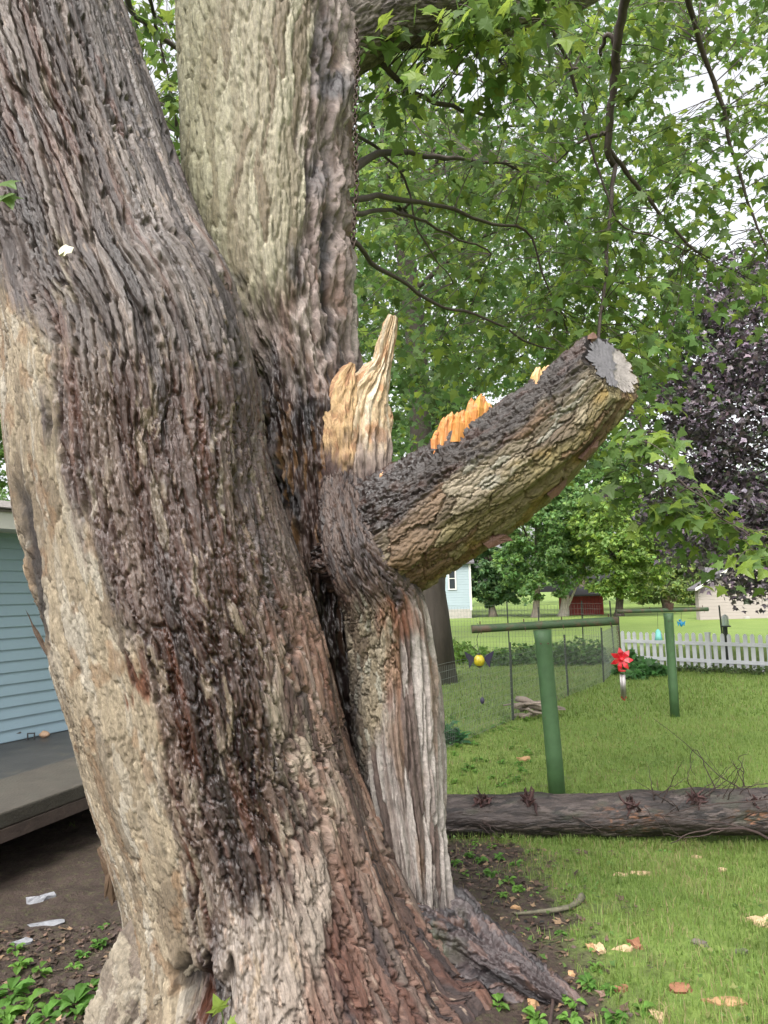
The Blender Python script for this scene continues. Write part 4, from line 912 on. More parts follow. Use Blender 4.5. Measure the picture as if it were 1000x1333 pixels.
# --- far houses
def far_house(name, label, corner_px, d, zbase, ztop, width, depth, left, wallm, roofm, gable='front', rise=1.6, rot=0.0):
    c = px(*corner_px, d); h = empty(name, (c[0], c[1], zbase), label, 'house'); sg = -1 if left else 1
    ax = np.array([math.cos(rot), math.sin(rot), 0]) * sg; ay = np.array([-math.sin(rot), math.cos(rot), 0])
    o = np.array([c[0], c[1], zbase]); H = ztop - zbase
    b = MB()
    if gable == 'front':
        prof = [o, o + ax * width, o + ax * width + [0, 0, H], o + ax * width / 2 + np.array([0, 0, H + rise]), o + np.array([0, 0, H])]
        b.prism(prof if left is False else prof[::-1], ay * depth)
    else:
        prof = [o, o + ay * depth, o + ay * depth + [0, 0, H], o + ay * depth / 2 + [0, 0, H + rise], o + np.array([0, 0, H])]; b.prism(prof, ax * width)
    b.build('wall', wallm, h)
    b = MB(); t = .12; ov = .35
    if gable == 'front':
        for s_ in (0, 1):
            a = o + ax * (width * s_) + np.array([0, 0, H]); r_ = o + ax * width / 2 + np.array([0, 0, H + rise]); e = ns(0, a - r_); a2 = a + e * ov
            b.prism([a2 - ay * ov + [0, 0, .02], r_ - ay * ov + [0, 0, .02], r_ - ay * ov + [0, 0, .02 + t], a2 - ay * ov + [0, 0, .02 + t]], ay * (depth + 2 * ov))
    else:
        for s_ in (0, 1):
            a = o + ay * (depth * s_) + np.array([0, 0, H]); r_ = o + ay * depth / 2 + np.array([0, 0, H + rise]); e = ns(0, a - r_); a2 = a + e * ov
            b.prism([a2 - ax * ov + [0, 0, .02], r_ - ax * ov + [0, 0, .02], r_ - ax * ov + [0, 0, .02 + t], a2 - ax * ov + [0, 0, .02 + t]], ax * (width + 2 * ov))
    b.build('roof', roofm, h)
    return h, o, ax, ay, H
def siding_mat(name, c, pitch):
    m = mat(name, c, .6, noise=.05, nscale=2); t = m.node_tree; N = t.nodes; L = t.links; b = N['Principled BSDF']
    tc = N.new('ShaderNodeTexCoord'); sx = N.new('ShaderNodeSeparateXYZ'); L.new(tc.outputs['Object'], sx.inputs[0])
    dv = N.new('ShaderNodeMath'); dv.operation = 'DIVIDE'; L.new(sx.outputs[2], dv.inputs[0]); dv.inputs[1].default_value = pitch
    fr = N.new('ShaderNodeMath'); fr.operation = 'FRACT'; L.new(dv.outputs[0], fr.inputs[0])
    bp = N.new('ShaderNodeBump'); bp.inputs['Strength'].default_value = 1; bp.inputs['Distance'].default_value = .05; bp.invert = True; L.new(fr.outputs[0], bp.inputs['Height']); L.new(bp.outputs[0], b.inputs['Normal'])
    return m
M_PALE = siding_mat('pale_blue_siding', s2l(124, 138, 142), .2); M_BEIGE = siding_mat('beige_siding', s2l(136, 128, 120), .2)
M_GLASS = mat('window_glass', (.03, .035, .04), .08, .8); M_ROOFG = mat('grey_roof', s2l(88, 84, 88), .9, noise=.2, nscale=6)
dW = 58.0; zf = -0.35
h1_, o1, ax1, ay1, H1 = far_house('white_house', 'pale blue-white clapboard house with a tall window beyond the lawn', (613, 780), dW, zf, 4.0, 9.0, 7.0, True, M_PALE, M_ROOFG, 'side', 2.0)
wx = px(588.5, 753, dW); b = MB(); hw, hh = 4.0 / F_PX * dW, 13.5 / F_PX * dW
c = np.array([wx[0], o1[1] - .03, wx[2]]); wf = MB(); 
for s_ in (-1, 1): wf.box(c + [s_ * (hw + .03), 0, 0], (.05, .04, hh + .08)); wf.box(c + [0, 0, s_ * (hh + .03)], (hw + .02, .038, .05))
wf.box(c, (hw, .03, .03)); win = wf.build('window', M_WHITE, h1_); b = MB(); b.box(c + [0, .02, 0], (hw, .012, hh)); b.build('pane', M_GLASS, win)
b = MB(); b.box(o1 + ax1 * 4.5 + [0, -.03, .35], (4.52, .03, .35)); b.build('foundation', mat('foundation', s2l(150, 145, 138), .9, noise=.2), h1_)
b = MB(); b.box(o1 + [.0, -.02, H1 / 2 + .3], (.08, .05, H1 / 2 - .3)); b.build('corner_board', M_WHITE, h1_)
dB = 45.0
h2_, o2, ax2, ay2, H2 = far_house('beige_house', 'beige clapboard house with a grey roof behind the white picket fence', (911, 800), dB, zf - .2, 1.55, 8.6, .5, False, M_BEIGE, M_ROOFG, 'front', 2.35)
b = MB()
a = o2 + np.array([0, 0, H2]); r_ = o2 + ax2 * 4.3 + np.array([0, 0, H2 + 2.35]); e = ns(0, r_ - a)
b.prism([a - e * .35 - ay2 * .37, r_ - ay2 * .37, r_ - ay2 * .37 + [0, 0, .17], a - e * .35 - ay2 * .37 + [0, 0, .17]], ay2 * .03); b.build('rake_board', M_WHITE, h2_)
vt = px(972, 806, dB); b = MB(); b.box([vt[0], o2[1] - .06, vt[2]], (.16, .06, .16)); b.build('vent', mat('vent_grey', s2l(150, 146, 142), .6), h2_, bevel=.03)
b = MB(); pr = [px(914, 768, 46.3), px(1010, 768, 46.3), px(1010, 741, 49), px(916, 741, 49)]; b.prism(pr, [0, .1, .12]); b.build('roof', M_ROOFG, h2_)
b = MB(); c = px(932, 746, 48.5); b.tube([c + [0, 0, -.4], c + [0, 0, .2]], .12, 8); b.build('roof_vent', M_ROOFG, h2_)
M_RED = mat('red_shed_boards', s2l(128, 42, 38), .7, noise=.2, nscale=6)
h3_, o3, ax3, ay3, H3 = far_house('red_shed', 'low dark red shed under the trees at the lawn edge', (740, 798), 58, zf, zf + 1.55, 2.75, 3.0, False, M_RED, M_ROOFG, 'side', .5)
b = MB(); b.box(o3 + [-.02, -.03, H3 / 2], (.09, .04, H3 / 2)); b.build('corner_board', M_WHITE, h3_)
b = MB()
for i in range(1, 9): b.box(o3 + [0.3 * i, -.012, H3 / 2], (.012, .01, H3 / 2 - .02))
b.build('batten', mat('red_batten', s2l(96, 30, 28), .7), h3_)

# ================================================================== FENCES
# --- white picket fence
M_PICK = mat('white_picket_paint', s2l(184, 184, 188), .55, noise=.08, nscale=9)
f0 = gpx(813, 867); f1_ = gpx(1040, 880); fd = f1_ - f0; fd[2] = 0; fl = np.linalg.norm(fd); fd /= fl; fn = np.array([fd[1], -fd[0], 0])
PF = empty('picket_fence', (f0[0], f0[1], -.35), 'white pointed picket fence across the back of the mown lawn', 'fence')
def picket_mesh(wd_, h_, name):
    t = .011; P = [(-wd_, 0), (wd_, 0), (wd_, h_ - wd_ * 1.1), (wd_ * .55, h_ - wd_ * .25), (0, h_), (-wd_ * .55, h_ - wd_ * .25), (-wd_, h_ - wd_ * 1.1)]
    b = MB(); b.prism([fd * x + np.array([0, 0, z]) - fn * t for x, z in P], fn * 2 * t); o = b.build(name, M_PICK, None); o.parent = PF; return o
pk0 = picket_mesh(.048, .86, 'picket'); sp_ = .175; n = int((fl + 1.2) / sp_)
first = True
for i in range(n):
    p = f0 + fd * (i * sp_)
    if i and i % 13 == 0:
        b = MB(); c = np.array([p[0], p[1], -.35 + .45]); b.box(c + fn * .005, (.05, .045, .46), (fd, fn, (0, 0, 1))); b.box(c + [0, 0, .47], (.06, .055, .012), (fd, fn, (0, 0, 1))); b.build('post', M_PICK, PF); continue
    o = pk0 if first else pk0.copy()
    if not first: COL.objects.link(o)
    first = False; o.location = Vector((p[0], p[1], -.35 + .05 + rng.normal(0, .006))) - PF.location; o.rotation_euler = (0, rng.normal(0, .008), 0)
for z in (.24, .66):
    b = MB(); c = f0 + fd * (fl + 1.2) / 2; b.box([c[0], c[1], -.35 + z] + fn * .032, ((fl + 1.2) / 2, .019, .042), (fd, fn, (0, 0, 1))); b.build('rail', M_PICK, PF)

# --- wire mesh fences with steel stakes
M_STAKE = mat('dark_green_stake', s2l(48, 54, 46), .6, noise=.3, nscale=20); M_WIRE = mat('galvanised_wire', s2l(104, 110, 104), .6, metal=.2)
def wire_fence(pts, h, sx, sz, stakes, label, rw=.0022, sh=0.0):
    g = [np.array(p, float) for p in pts]
    o = empty('wire_fence', g[0], label, 'fence')
    b = MB()
    for a, c in zip(g[:-1], g[1:]):
        L = np.linalg.norm((c - a)[:2]); k = int(L / sx)
        for i in range(k):
            p = a + (c - a) * i / k; b.tube([p + [0, 0, .01], p + [0, 0, h]], rw, 3, cap=False)
        for j in range(int(h / sz) + 1):
            m = 6; q_ = [a + (c - a) * i / m + np.array([0, 0, .03 + j * sz + .006 * math.sin(i * 2 + j)]) for i in range(m + 1)]; b.tube(q_, rw, 3, cap=False)
    tag(b.build('wire_mesh', M_WIRE, o), kind='stuff')
    for p, hh in stakes:
        p = np.array(p); lean = np.array([rng.normal(0, .015), 0, 0]) ; b = MB(); t = p + [0, 0, hh] + lean * hh
        ax = np.array([1., 0, 0]); ay = np.array([0, 1., 0]); ad = ns(0, t - p)
        b.box((p + t) / 2 - [0, 0, .05], (.019, .004, hh / 2 + .05), (ax, ay, ad)); b.box((p + t) / 2 + [0, .013, -.05], (.004, .012, hh / 2 + .05), (ax, ay, ad)); b.build('stake', M_STAKE, o)
    return o
s1_, s2_, s3_ = gpx(668, 938), gpx(740, 907), gpx(786, 888); sa = gpx(560, 985); se = f0 + [0, .3, 0]
wire_fence([sa, s1_, s2_, s3_, se], 1.1, .055, .10, [(sa, 1.2), (s1_, 1.25), (s2_, 1.2), (s3_, 1.2), (se, 1.3)], 'grey wire mesh fence on thin stakes crossing the lawn beside the flower bed')
ga, gb, gc = gpx(540, 856), gpx(664, 858), gpx(760, 856)
wire_fence([ga, gb, gc, se + [0, 1.5, 0]], 1.6, .10, .16, [(ga, 1.7), (gb, 1.75), (gpx(703, 857), 1.55), (gc, 1.7), (gpx(800, 856), 1.7)], 'taller wire mesh fence behind the garden bed', .0035)
# stakes and feeder beyond the picket fence
p = gpx(951, 868); b = MB(); b.tube([p + [0, .3, 0], p + [-.04, .3, 1.55]], .02, 6); tag(b.build('stake', M_STAKE, None), 'thin black stake leaning behind the white picket fence', 'stake')
fe = gpx(957, 869) + [0, .4, 0]; FE = empty('bird_feeder', fe, 'clear bird feeder on a dark post behind the white picket fence', 'bird feeder')
b = MB(); b.box(fe + [0, 0, .5], (.045, .045, .52)); b.build('post', M_STAKE, FE)
M_CLEAR = mat('clear_plastic', s2l(170, 186, 190), .15, noise=.1); M_CLEAR.node_tree.nodes['Principled BSDF'].inputs['Alpha'].default_value = .55
b = MB(); b.tube([fe + [.02, 0, 1.02], fe + [.02, 0, 1.06], fe + [.02, 0, 1.26], fe + [.02, 0, 1.32]], [.10, .085, .085, .02], 10); b.build('hopper', M_CLEAR, FE, smooth=True)
b = MB(); b.tube([fe + [.02, 0, 1.0], fe + [.02, 0, 1.03]], .13, 12); b.build('tray', M_STAKE, FE)

# ================================================================== CLOTHESLINE POLES
M_GPOLE = mat('green_pole_paint', s2l(60, 88, 54), .6, noise=.25, nscale=7, bump=.15, wear=(s2l(70, 62, 50), .64, 7)); M_GBAR = mat('worn_green_bar', s2l(54, 74, 48), .65, noise=.3, nscale=9, bump=.25, wear=(s2l(86, 70, 56), .52, 6))
M_RUST = mat('rusty_iron', s2l(76, 54, 44), .8, noise=.4, nscale=40)
def clothes_pole(basep, topp, r0, r1, bar, rb, label):
    g = gpx(*basep); d = g[1]; t = px(*topp, d); o = empty('clothesline_pole', g, label, 'pole', 'clothesline poles on the lawn')
    b = MB(); b.tube([g - [0, 0, .1], g + (t - g) * .3, g + (t - g) * .7, t - (t - g) * .07, t], [r0, r0, r1, r1 * 1.05, r1 * 1.15], 20); b.build('post', M_GPOLE, o, smooth=False); 
    o2 = o.children[0]; o2.data.polygons.foreach_set('use_smooth', [len(p.vertices) == 4 for p in o2.data.polygons])
    (xa, ya), (xb, yb) = bar; A_ = px(xa, ya, d + .02); B_ = px(xb, yb, d - .02)
    b = MB(); b.tube(np.linspace(A_, B_, 9), np.full(9, rb) * rng.uniform(.96, 1.04, 9), 14); bo = b.build('crossbar', M_GBAR, o); bo.data.polygons.foreach_set('use_smooth', [len(p.vertices) == 4 for p in bo.data.polygons])
    for f in (.06, .36, .62, .94):
        c = A_ + (B_ - A_) * f; k = MB(); k.tube([c + [0, 0, rb], c + [0, 0, rb + .03]], .006, 5); k.tube([c + [.0, -rb, -.01], c + [0, -rb - .02, -.015], c + [0, -rb - .025, -.05]], .004, 5); k.build('hook', M_RUST, o)
    k = MB()
    for s_ in (-.5, .4): k.tube([t + [s_ * r1, -r1 * 1.08, -.13], t + [s_ * r1, -r1 * 1.25, -.13]], .008, 6)
    k.build('bolt', M_RUST, o)
    return o, d, A_, B_
P1o, d1_, bA, bB = clothes_pole((727, 1046), (706, 820), .082, .080, ((614, 819), (804, 808)), .042, 'thick green clothesline pole with crossbar right behind the fallen log')
P2o, d2_, bA2, bB2 = clothes_pole((879, 933), (870, 798), .072, .070, ((803, 796), (922, 793)), .034, 'green clothesline pole with crossbar standing near the picket fence')

# --- hanging ornaments
def hook_wire(b, a, e, r=.003):
    b.tube([a + np.array([0, 0, .04]), a + np.array([.02, -.02, .0]), (a + e) / 2 + np.array([-.015, 0, 0]), e], r, 5)
M_DK = mat('dark_enamel', s2l(50, 44, 66), .35, .6); M_YEL = mat('yellow_glass', s2l(176, 160, 40), .2, .6, noise=.4, nscale=14); M_REDP = mat('red_enamel', s2l(196, 30, 44), .3, .6, noise=.1); M_TUBE = mat('aluminium_tube', s2l(176, 170, 168), .35, metal=.8); M_COP = mat('copper_tip', s2l(150, 70, 56), .4, metal=.5)
# yellow globe with purple wings
gp = px(624, 860, d1_); top = px(622, 822, d1_)
O1 = empty('winged_ornament', gp, 'yellow glass globe ornament with dark purple wings hanging from the near crossbar', 'ornament')
b = MB(); hook_wire(b, top + np.array([0, 0, .04]), gp + np.array([0, 0, .085])); b.tube([px(622, 838, d1_), px(617, 843, d1_), px(622, 848, d1_)], .003, 5); b.build('hook', M_BLACK, O1)
def ball(b, c, r, sq=(1, 1, 1), n=14, k=9):
    V = [np.array(c) + r * np.array(sq) * np.array([math.cos(-math.pi / 2 + math.pi * i / (k - 1)) * math.cos(2 * math.pi * j / n), math.cos(-math.pi / 2 + math.pi * i / (k - 1)) * math.sin(2 * math.pi * j / n), math.sin(-math.pi / 2 + math.pi * i / (k - 1))]) for i in range(k) for j in range(n)]
    b.add(V, [(i * n + j, i * n + (j + 1) % n, (i + 1) * n + (j + 1) % n, (i + 1) * n + j) for i in range(k - 1) for j in range(n)])
b = MB(); ball(b, gp, .056, (1, 1, 1.12)); b.build('globe', M_YEL, O1, smooth=True)
b = MB(); ball(b, gp - [0, 0, .055], .03, (1, 1, .5)); ball(b, gp + [0, 0, .062], .022, (1, 1, .7)); b.build('cap', M_BLACK, O1, smooth=True)
for s_ in (-1, 1):
    poly = [(.045, 0, .02), (.07, -.01, .05), (.10, -.02, .07), (.15, -.03, .10), (.135, -.02, .045), (.11, -.015, .0), (.105, -.01, -.075), (.075, -.005, -.03)]
    b = MB(); b.prism([gp + np.array([s_ * x, y, z]) for x, y, z in poly], [0, .012, 0]); b.build('wing', M_DK, O1)
b = MB(); b.tube([gp - [0, 0, .07], px(628, 905, d1_)], .0016, 4); c = px(628, 912, d1_); ball(b, c, .028, (.8, .4, 1.2)); b.build('clapper', M_DK, O1, smooth=True)
# red flower wind chime
cp_ = px(808, 858, d1_ - .05); tp_ = px(803, 812, d1_ - .02)
O2 = empty('wind_chime', cp_, 'red flower wind chime with metal tubes hanging from the crossbar end', 'wind chime')
b = MB(); b.tube([tp_, tp_ + (cp_ - tp_) * .5 + np.array([.01, 0, 0]), cp_ + [0, .02, .05]], .003, 5)
for i in range(7): q_ = tp_ + (cp_ - tp_) * (i + 1) / 8; b.tube([q_ + np.array([.012 * math.cos(t), 0, .016 * math.sin(t)]) for t in np.linspace(0, 6.283, 9)], .0022, 4, cap=False)
b.build('hanger', M_RUST, O2)
for i in range(7):
    an = R(90 + i * 360 / 7 + 8); u_ = np.array([math.cos(an), 0, math.sin(an)]); v_ = np.array([-math.sin(an), 0, math.cos(an)]); b = MB()
    P = [cp_ + u_ * .015 - v_ * .008 + [0, -.02, 0], cp_ + u_ * .07 - v_ * .030 + [0, -.05, 0], cp_ + u_ * .12 + [0, -.03, 0], cp_ + u_ * .07 + v_ * .026 + [0, -.03, 0], cp_ + u_ * .015 + v_ * .008 + [0, -.02, 0]]
    b.prism(P, [0, .006, 0]); b.build('petal', M_REDP, O2)
b = MB(); ball(b, cp_ - [0, .03, 0], .022); b.build('flower_centre', M_REDP, O2, smooth=True)
dsk = px(810, 873, d1_ - .05); b = MB(); b.tube([cp_ - [0, 0, .02], dsk], .004, 5); b.tube([dsk - [0, 0, .006], dsk + [0, 0, .006]], .034, 12); b.build('disc', M_REDP, O2)
for i, (dx, dy) in enumerate(((-.02, 0), (.0, -.02), (.02, 0), (0, .02))):
    a = dsk + [dx, dy, -.01]; e = a - [0, 0, .24 + .02 * (i % 2)]; b = MB(); b.tube([a, a - [0, 0, .03]], .001, 3); b.tube([a - [0, 0, .03], e], .008, 8); t_ = b.build('tube', M_TUBE, O2, smooth=True); b = MB(); b.tube([e, e - [0, 0, .02]], .0085, 8); b.build('tip', M_COP, t_)
# small ornaments on the far pole
M_TURQ = mat('turquoise_glass', s2l(120, 196, 190), .2, noise=.15); M_TURQ.node_tree.nodes['Principled BSDF'].inputs['Alpha'].default_value = .75; M_BLUEG = mat('blue_glass', s2l(36, 120, 160), .2, noise=.2)
c = px(857, 826, d2_); tpp = px(856, 797, d2_)
O3 = empty('bell_chime', c, 'pale turquoise glass bell hanging from the far crossbar', 'ornament')
b = MB(); b.tube([tpp, c + [0, 0, .08]], .003, 4); b.build('cord', M_BLACK, O3); b = MB(); b.tube([c + [0, 0, .09], c + [0, 0, .05], c - [0, 0, .03], c - [0, 0, .09]], [.012, .04, .05, .065], 12); b.build('bell', M_TURQ, O3, smooth=True)
c = px(887, 812, d2_); tpp = px(887, 796, d2_)
O4 = empty('bird_ornament', c, 'small blue glass bird ornament hanging from the far crossbar', 'ornament')
b = MB(); b.tube([tpp, c + [0, 0, .04]], .003, 4); b.build('cord', M_BLACK, O4)
b = MB(); ball(b, c, .035, (.8, .6, 1.4)); ball(b, c + [-.02, 0, .055], .02); b.build('body', M_BLUEG, O4, smooth=True)
for s_ in (-1, 1): b = MB(); b.prism([c + [s_ * .02, 0, .02], c + [s_ * .07, 0, .045], c + [s_ * .05, 0, -.04]], [0, .008, 0]); b.build('wing', M_BLUEG, O4)
c = px(872, 790, d2_) ; O5 = empty('flower_pot', c, 'small rusty flower pot with dried stems on top of the far pole', 'pot')
b = MB(); b.tube([c - [0, 0, .05], c + [0, 0, .06]], [.05, .07], 10); b.build('pot', M_RUST, O5)
b = MB()
for i in range(12): a = rng.normal(0, .05, 3); b.tube([c + [0, 0, .05], c + [a[0] * 1.5, a[1], .12 + abs(a[2])]], .004, 3)
b.build('stems', M_RUST, O5)

# ================================================================== FALLEN LOG
lg = [gpx(500, 1092), gpx(640, 1093), gpx(800, 1090), gpx(1000, 1084), gpx(1200, 1080)]
LOG = empty('fallen_log', lg[1], 'fallen dark brown tree trunk lying across the lawn behind the maple', 'log')
dl = lg[1][1] + .17
Lg = Stem([(470, 1063, 30, dl), (560, 1063, 29, dl), (640, 1063, 29, dl), (720, 1062, 28.5, dl), (800, 1061, 29, dl + .02), (900, 1058, 30, dl + .02), (1000, 1056, 31, dl), (1100, 1052, 32, dl), (1260, 1046, 33, dl)], 320, 110, 20, squash=1.0, lob=(.012, 1.5, 1.6, 59))
X, Y, U, V = Lg.X, Lg.Y, Lg.U, Lg.Vv; Xn = X + 14 * fbm(U * 14, V * 6, 601, 4)
h1, id1, c1 = plates(U, V, 0.030, 0.12, 611, rag=0.3, edge=.25); h2, id2, c2 = plates(U, V, 0.016, 0.04, 612, edge=.25)
kn = np.maximum.reduce([blob(X, Y, x, 1044, 24, 22) for x in (690, 830, 905)]) ; nearu = np.sin(Lg.TH) * .5 + .5
disp = 0.006 * (h1 - .7) + .004 * (h2 - .6) + kn * .02 * np.clip(-np.cos(Lg.TH), 0, 1)
col = np.zeros(U.shape + (3,)) + L_(80, 68, 64); col = mixc(col, L_(46, 38, 37), sstep(.5, .2, id1) * .9); col = mixc(col, L_(116, 102, 96), sstep(.7, 1, id1) * .8); col = mixc(col, L_(78, 84, 60), sstep(.1, .5, fbm(U * 6, V * 2.5, 613, 3)) * .45)
tear = np.maximum(blob(Xn, Y, 818, 1066, 42, 18), blob(Xn, Y, 985, 1066, 36, 12)) * (fbm(U * 26, V * 12, 614, 3) > .02); col = mixc(col, L_(150, 104, 76), tear * (.15 + .8 * (id2 > .72))); disp -= .006 * tear
Lg.mesh('log', disp, col, .55 + 0 * U, M_BARK, LOG)
M_DTW = mat('dark_twig', s2l(54, 40, 36), .75, noise=.4, nscale=30); M_TORN = mat('torn_bark', (1, 1, 1), .8, attr=True, noise=.4, nscale=30)
for kx, ky in ((629, 1044), (688, 1042), (822, 1048), (905, 1040), (980, 1046)):   # torn knots
    c = px(kx, ky, dl - .10); b = MB()
    for i in range(26):
        v = rng.normal(0, 1, 3); v[1] -= .5; v[2] += .5; v = ns(0, v) * rng.uniform(.04, .10); s_ = c + rng.normal(0, .02, 3)
        b.tube([s_ - v * .3, s_ + v * .6, s_ + v + rng.normal(0, .012, 3)], [.016, .009, .002], 4, col=tuple(np.array(s2l(58, 36, 34)) * rng.uniform(.5, 1.5)))
    b.build('knot', M_TORN, LOG)
def twig(pts, d, r0, r1, parent=LOG):
    K = spline([(x, y, dd) for (x, y), dd in zip(pts, d)], 16); W = px(K[:, 0], K[:, 1], K[:, 2]) + rng.normal(0, .004, (16, 3)); b = MB(); b.tube(W, np.linspace(r0, r1, 16), 5); return b.build('twig', M_DTW, parent, smooth=True)
df = dl - .2
twig([(625, 1068), (640, 1080), (652, 1092)], [dl - .15, df, df - .05], .006, .002); twig([(622, 1066), (645, 1078), (655, 1082)], [dl - .15, df, df - .05], .005, .002); twig([(620, 1070), (635, 1084), (640, 1088)], [dl - .15, df, df], .004, .002)
twig([(745, 1063), (770, 1075), (792, 1086)], [dl - .16, df, df - .05], .005, .0015)
twig([(1010, 1100), (985, 1083), (950, 1078), (905, 1083), (872, 1098)], [df, df - .05, df - .1, df - .1, df - .12], .014, .003)
twig([(950, 1078), (920, 1086), (890, 1090), (865, 1085)], [df - .1] * 4, .006, .002); twig([(985, 1083), (940, 1070), (900, 1066), (850, 1060)], [df - .05] * 4, .006, .002)
twig([(1010, 1040), (960, 1045), (900, 1052), (850, 1065), (822, 1068)], [df] * 5, .007, .002); twig([(990, 1040), (940, 1012), (900, 975), (850, 935)], [dl, dl + .1, dl + .2, dl + .3], .006, .0015)
twig([(935, 1035), (915, 990), (905, 975), (898, 990), (905, 1010)], [dl, dl + .05, dl + .1, dl + .1, dl + .1], .006, .002); twig([(965, 1035), (968, 1005), (962, 985), (975, 982)], [dl + .1] * 4, .006, .002)
twig([(1000, 1050), (945, 1015), (925, 990), (915, 965)], [dl, dl, dl + .05, dl + .1], .004, .0012); twig([(1000, 1020), (960, 1025), (930, 1022), (900, 1030)], [dl, dl + .05, dl + .1, dl + .1], .004, .0012); twig([(968, 1005), (955, 995), (950, 985)], [dl + .1] * 3, .004, .0012)
twig([(860, 1060), (880, 1085), (905, 1104)], [df] * 3, .004, .001); twig([(840, 1050), (858, 1075), (870, 1100)], [df] * 3, .004, .001)
for i in range(26):
    x0_ = rng.uniform(840, 1010); y0_ = rng.uniform(1035, 1070); a = rng.uniform(-2.6, -.4); ln = rng.uniform(25, 70)
    twig([(x0_, y0_), (x0_ + ln * .5 * math.cos(a) + rng.normal(0, 5), y0_ + ln * .5 * math.sin(a)), (x0_ + ln * math.cos(a), y0_ + ln * math.sin(a))], [dl - .1, dl - .1 + rng.normal(0, .1), dl - .1 + rng.normal(0, .2)], .005, .0015)

# ================================================================== GROUND COVER AND LITTER
# --- fallen branches, chips, flakes
M_CHIP = mat('fresh_wood_chip', (1, 1, 1), .7, .3, attr=True, noise=.25, nscale=30, bump=.6, bscale=70)
def chip(x, y, w_, h_, c, label, ang=0.0, name='wood_chip', group='wood chips on the grass'):
    p = gpx(x, y); s_ = p[1] / F_PX; L = w_ * s_ / 2; Wd = max(h_ * s_ * .8, .012); t = max(.2 * h_ * s_, .006)
    n = 9; ca, sa_ = math.cos(ang), math.sin(ang); V = []
    for z in (0, 1):
        for i in range(n):
            a = 2 * math.pi * i / n; k = 1 + rng.normal(0, .24); u_, v_ = L * math.cos(a) * k, Wd * math.sin(a) * k * .6
            V.append(p + [u_ * ca - v_ * sa_, u_ * sa_ + v_ * ca, (-.02 if z == 0 else t * .7 + .008 + rng.normal(0, t * .45) + .25 * v_)])
    b = MB(); V.append(p + [0, 0, t * .9 + .010]); b.add(V, [tuple(range(n))[::-1]] + [(i, (i + 1) % n, n + (i + 1) % n, n + i) for i in range(n)] + [(n + i, n + (i + 1) % n, 2 * n) for i in range(n)], tuple(c))
    o = b.build(name, M_CHIP, None); return tag(o, label, 'wood chip' if name == 'wood_chip' else name.replace('_', ' '), group)
CH1, CH2, CH3 = L_(206, 178, 140) * .6, L_(186, 148, 108) * .6, L_(150, 104, 78) * .6
chip(832, 1138, 28, 8, CH1, 'long pale wood chip on the grass in front of the log, beside a smaller pair'); chip(806, 1141, 20, 8, CH1 * .9, 'short pale wood chip lying left of the long chip on the grass')
chip(909, 1117, 12, 7, CH1, 'small round pale chip on the grass close to the log twigs'); chip(940, 1134, 12, 7, CH1 * .95, 'lone small pale chip in the middle of the right-hand grass')
chip(994, 1203, 30, 22, CH1 * 1.05, 'large pale wood slab on the grass, the biggest of the chips'); chip(945, 1306, 42, 14, CH2, 'long tan chip sunk in the foreground grass'); chip(887, 1288, 28, 13, CH3, 'curled reddish-brown chip at the soil edge by the grass')
chip(770, 1237, 10, 18, CH2, 'upright tan chip of a pair beside the root'); chip(781, 1239, 12, 16, CH1, 'slanting pale chip of a pair beside the root', .5); chip(812, 1237, 22, 8, CH1, 'flat pale chip touching a brown chip beyond the root'); chip(829, 1231, 18, 12, CH3, 'brown chip touching a flat pale chip beyond the root', -.3)
chip(858, 1324, 16, 18, CH1, 'pale blocky chip at the soil edge'); chip(695, 1306, 14, 14, CH2, 'orange-tan chip on the soil beside the white bark slab'); chip(682, 989, 16, 9, CH2, 'tan chip in the grass behind the log near the thick pole')
chip(809, 1289, 14, 9, CH3, 'small brown chip among the weeds beside the root'); chip(744, 1270, 8, 9, CH2, 'tiny tan chip at the tip of the root'); chip(670, 1182, 16, 6, CH2, 'thin tan chip next to the mossy stick')
chip(652, 1284, 42, 26, L_(200, 190, 178) * .6, 'white flaky bark slab lying against the root', .2, 'bark_slab', None)
chip(910, 1228, 24, 7, L_(92, 84, 78), 'dark grey stick fragment in the grass', -.6, 'stick', None); chip(965, 1240, 16, 7, L_(84, 82, 70), 'dark curled leaf in the grass', .2, 'dead_leaf', None)
for x, y, w_, lab in ((62, 1204, 34, 'white paper scrap on the dark soil under the stoop, the larger one'), (30, 1228, 26, 'white scrap half buried in the leaf litter left of the trunk'), (52, 1170, 26, 'pale scrap on the soil just below the stoop')):
    chip(x, y, w_, 9, L_(190, 192, 198) * .34, lab, .3, 'paper_scrap', 'white scraps on the soil')
# mossy stick by the root
st = [gpx(670, 1195), gpx(705, 1192), gpx(735, 1188), gpx(752, 1180), gpx(758, 1172)]
b = MB(); b.tube(spline([tuple(p + [0, 0, .022]) for p in st], 16), np.linspace(.007, .019, 16), 8, jit=.25); tag(b.build('fallen_stick', mat('lichen_stick', s2l(88, 84, 68), .85, noise=.5, nscale=30, bump=.6), None, smooth=True), 'lichen-covered grey stick lying on the soil behind the root', 'stick')
p0, p1 = gpx(718, 1290), gpx(716, 1340); b = MB(); b.tube([p0 + [0, 0, .02], (p0 + p1) / 2 + [.01, 0, .025], p1 + [0, 0, .02]], .007, 6); tag(b.build('twig', M_DTW, None), 'thin dark twig lying on the soil among the weeds', 'twig')
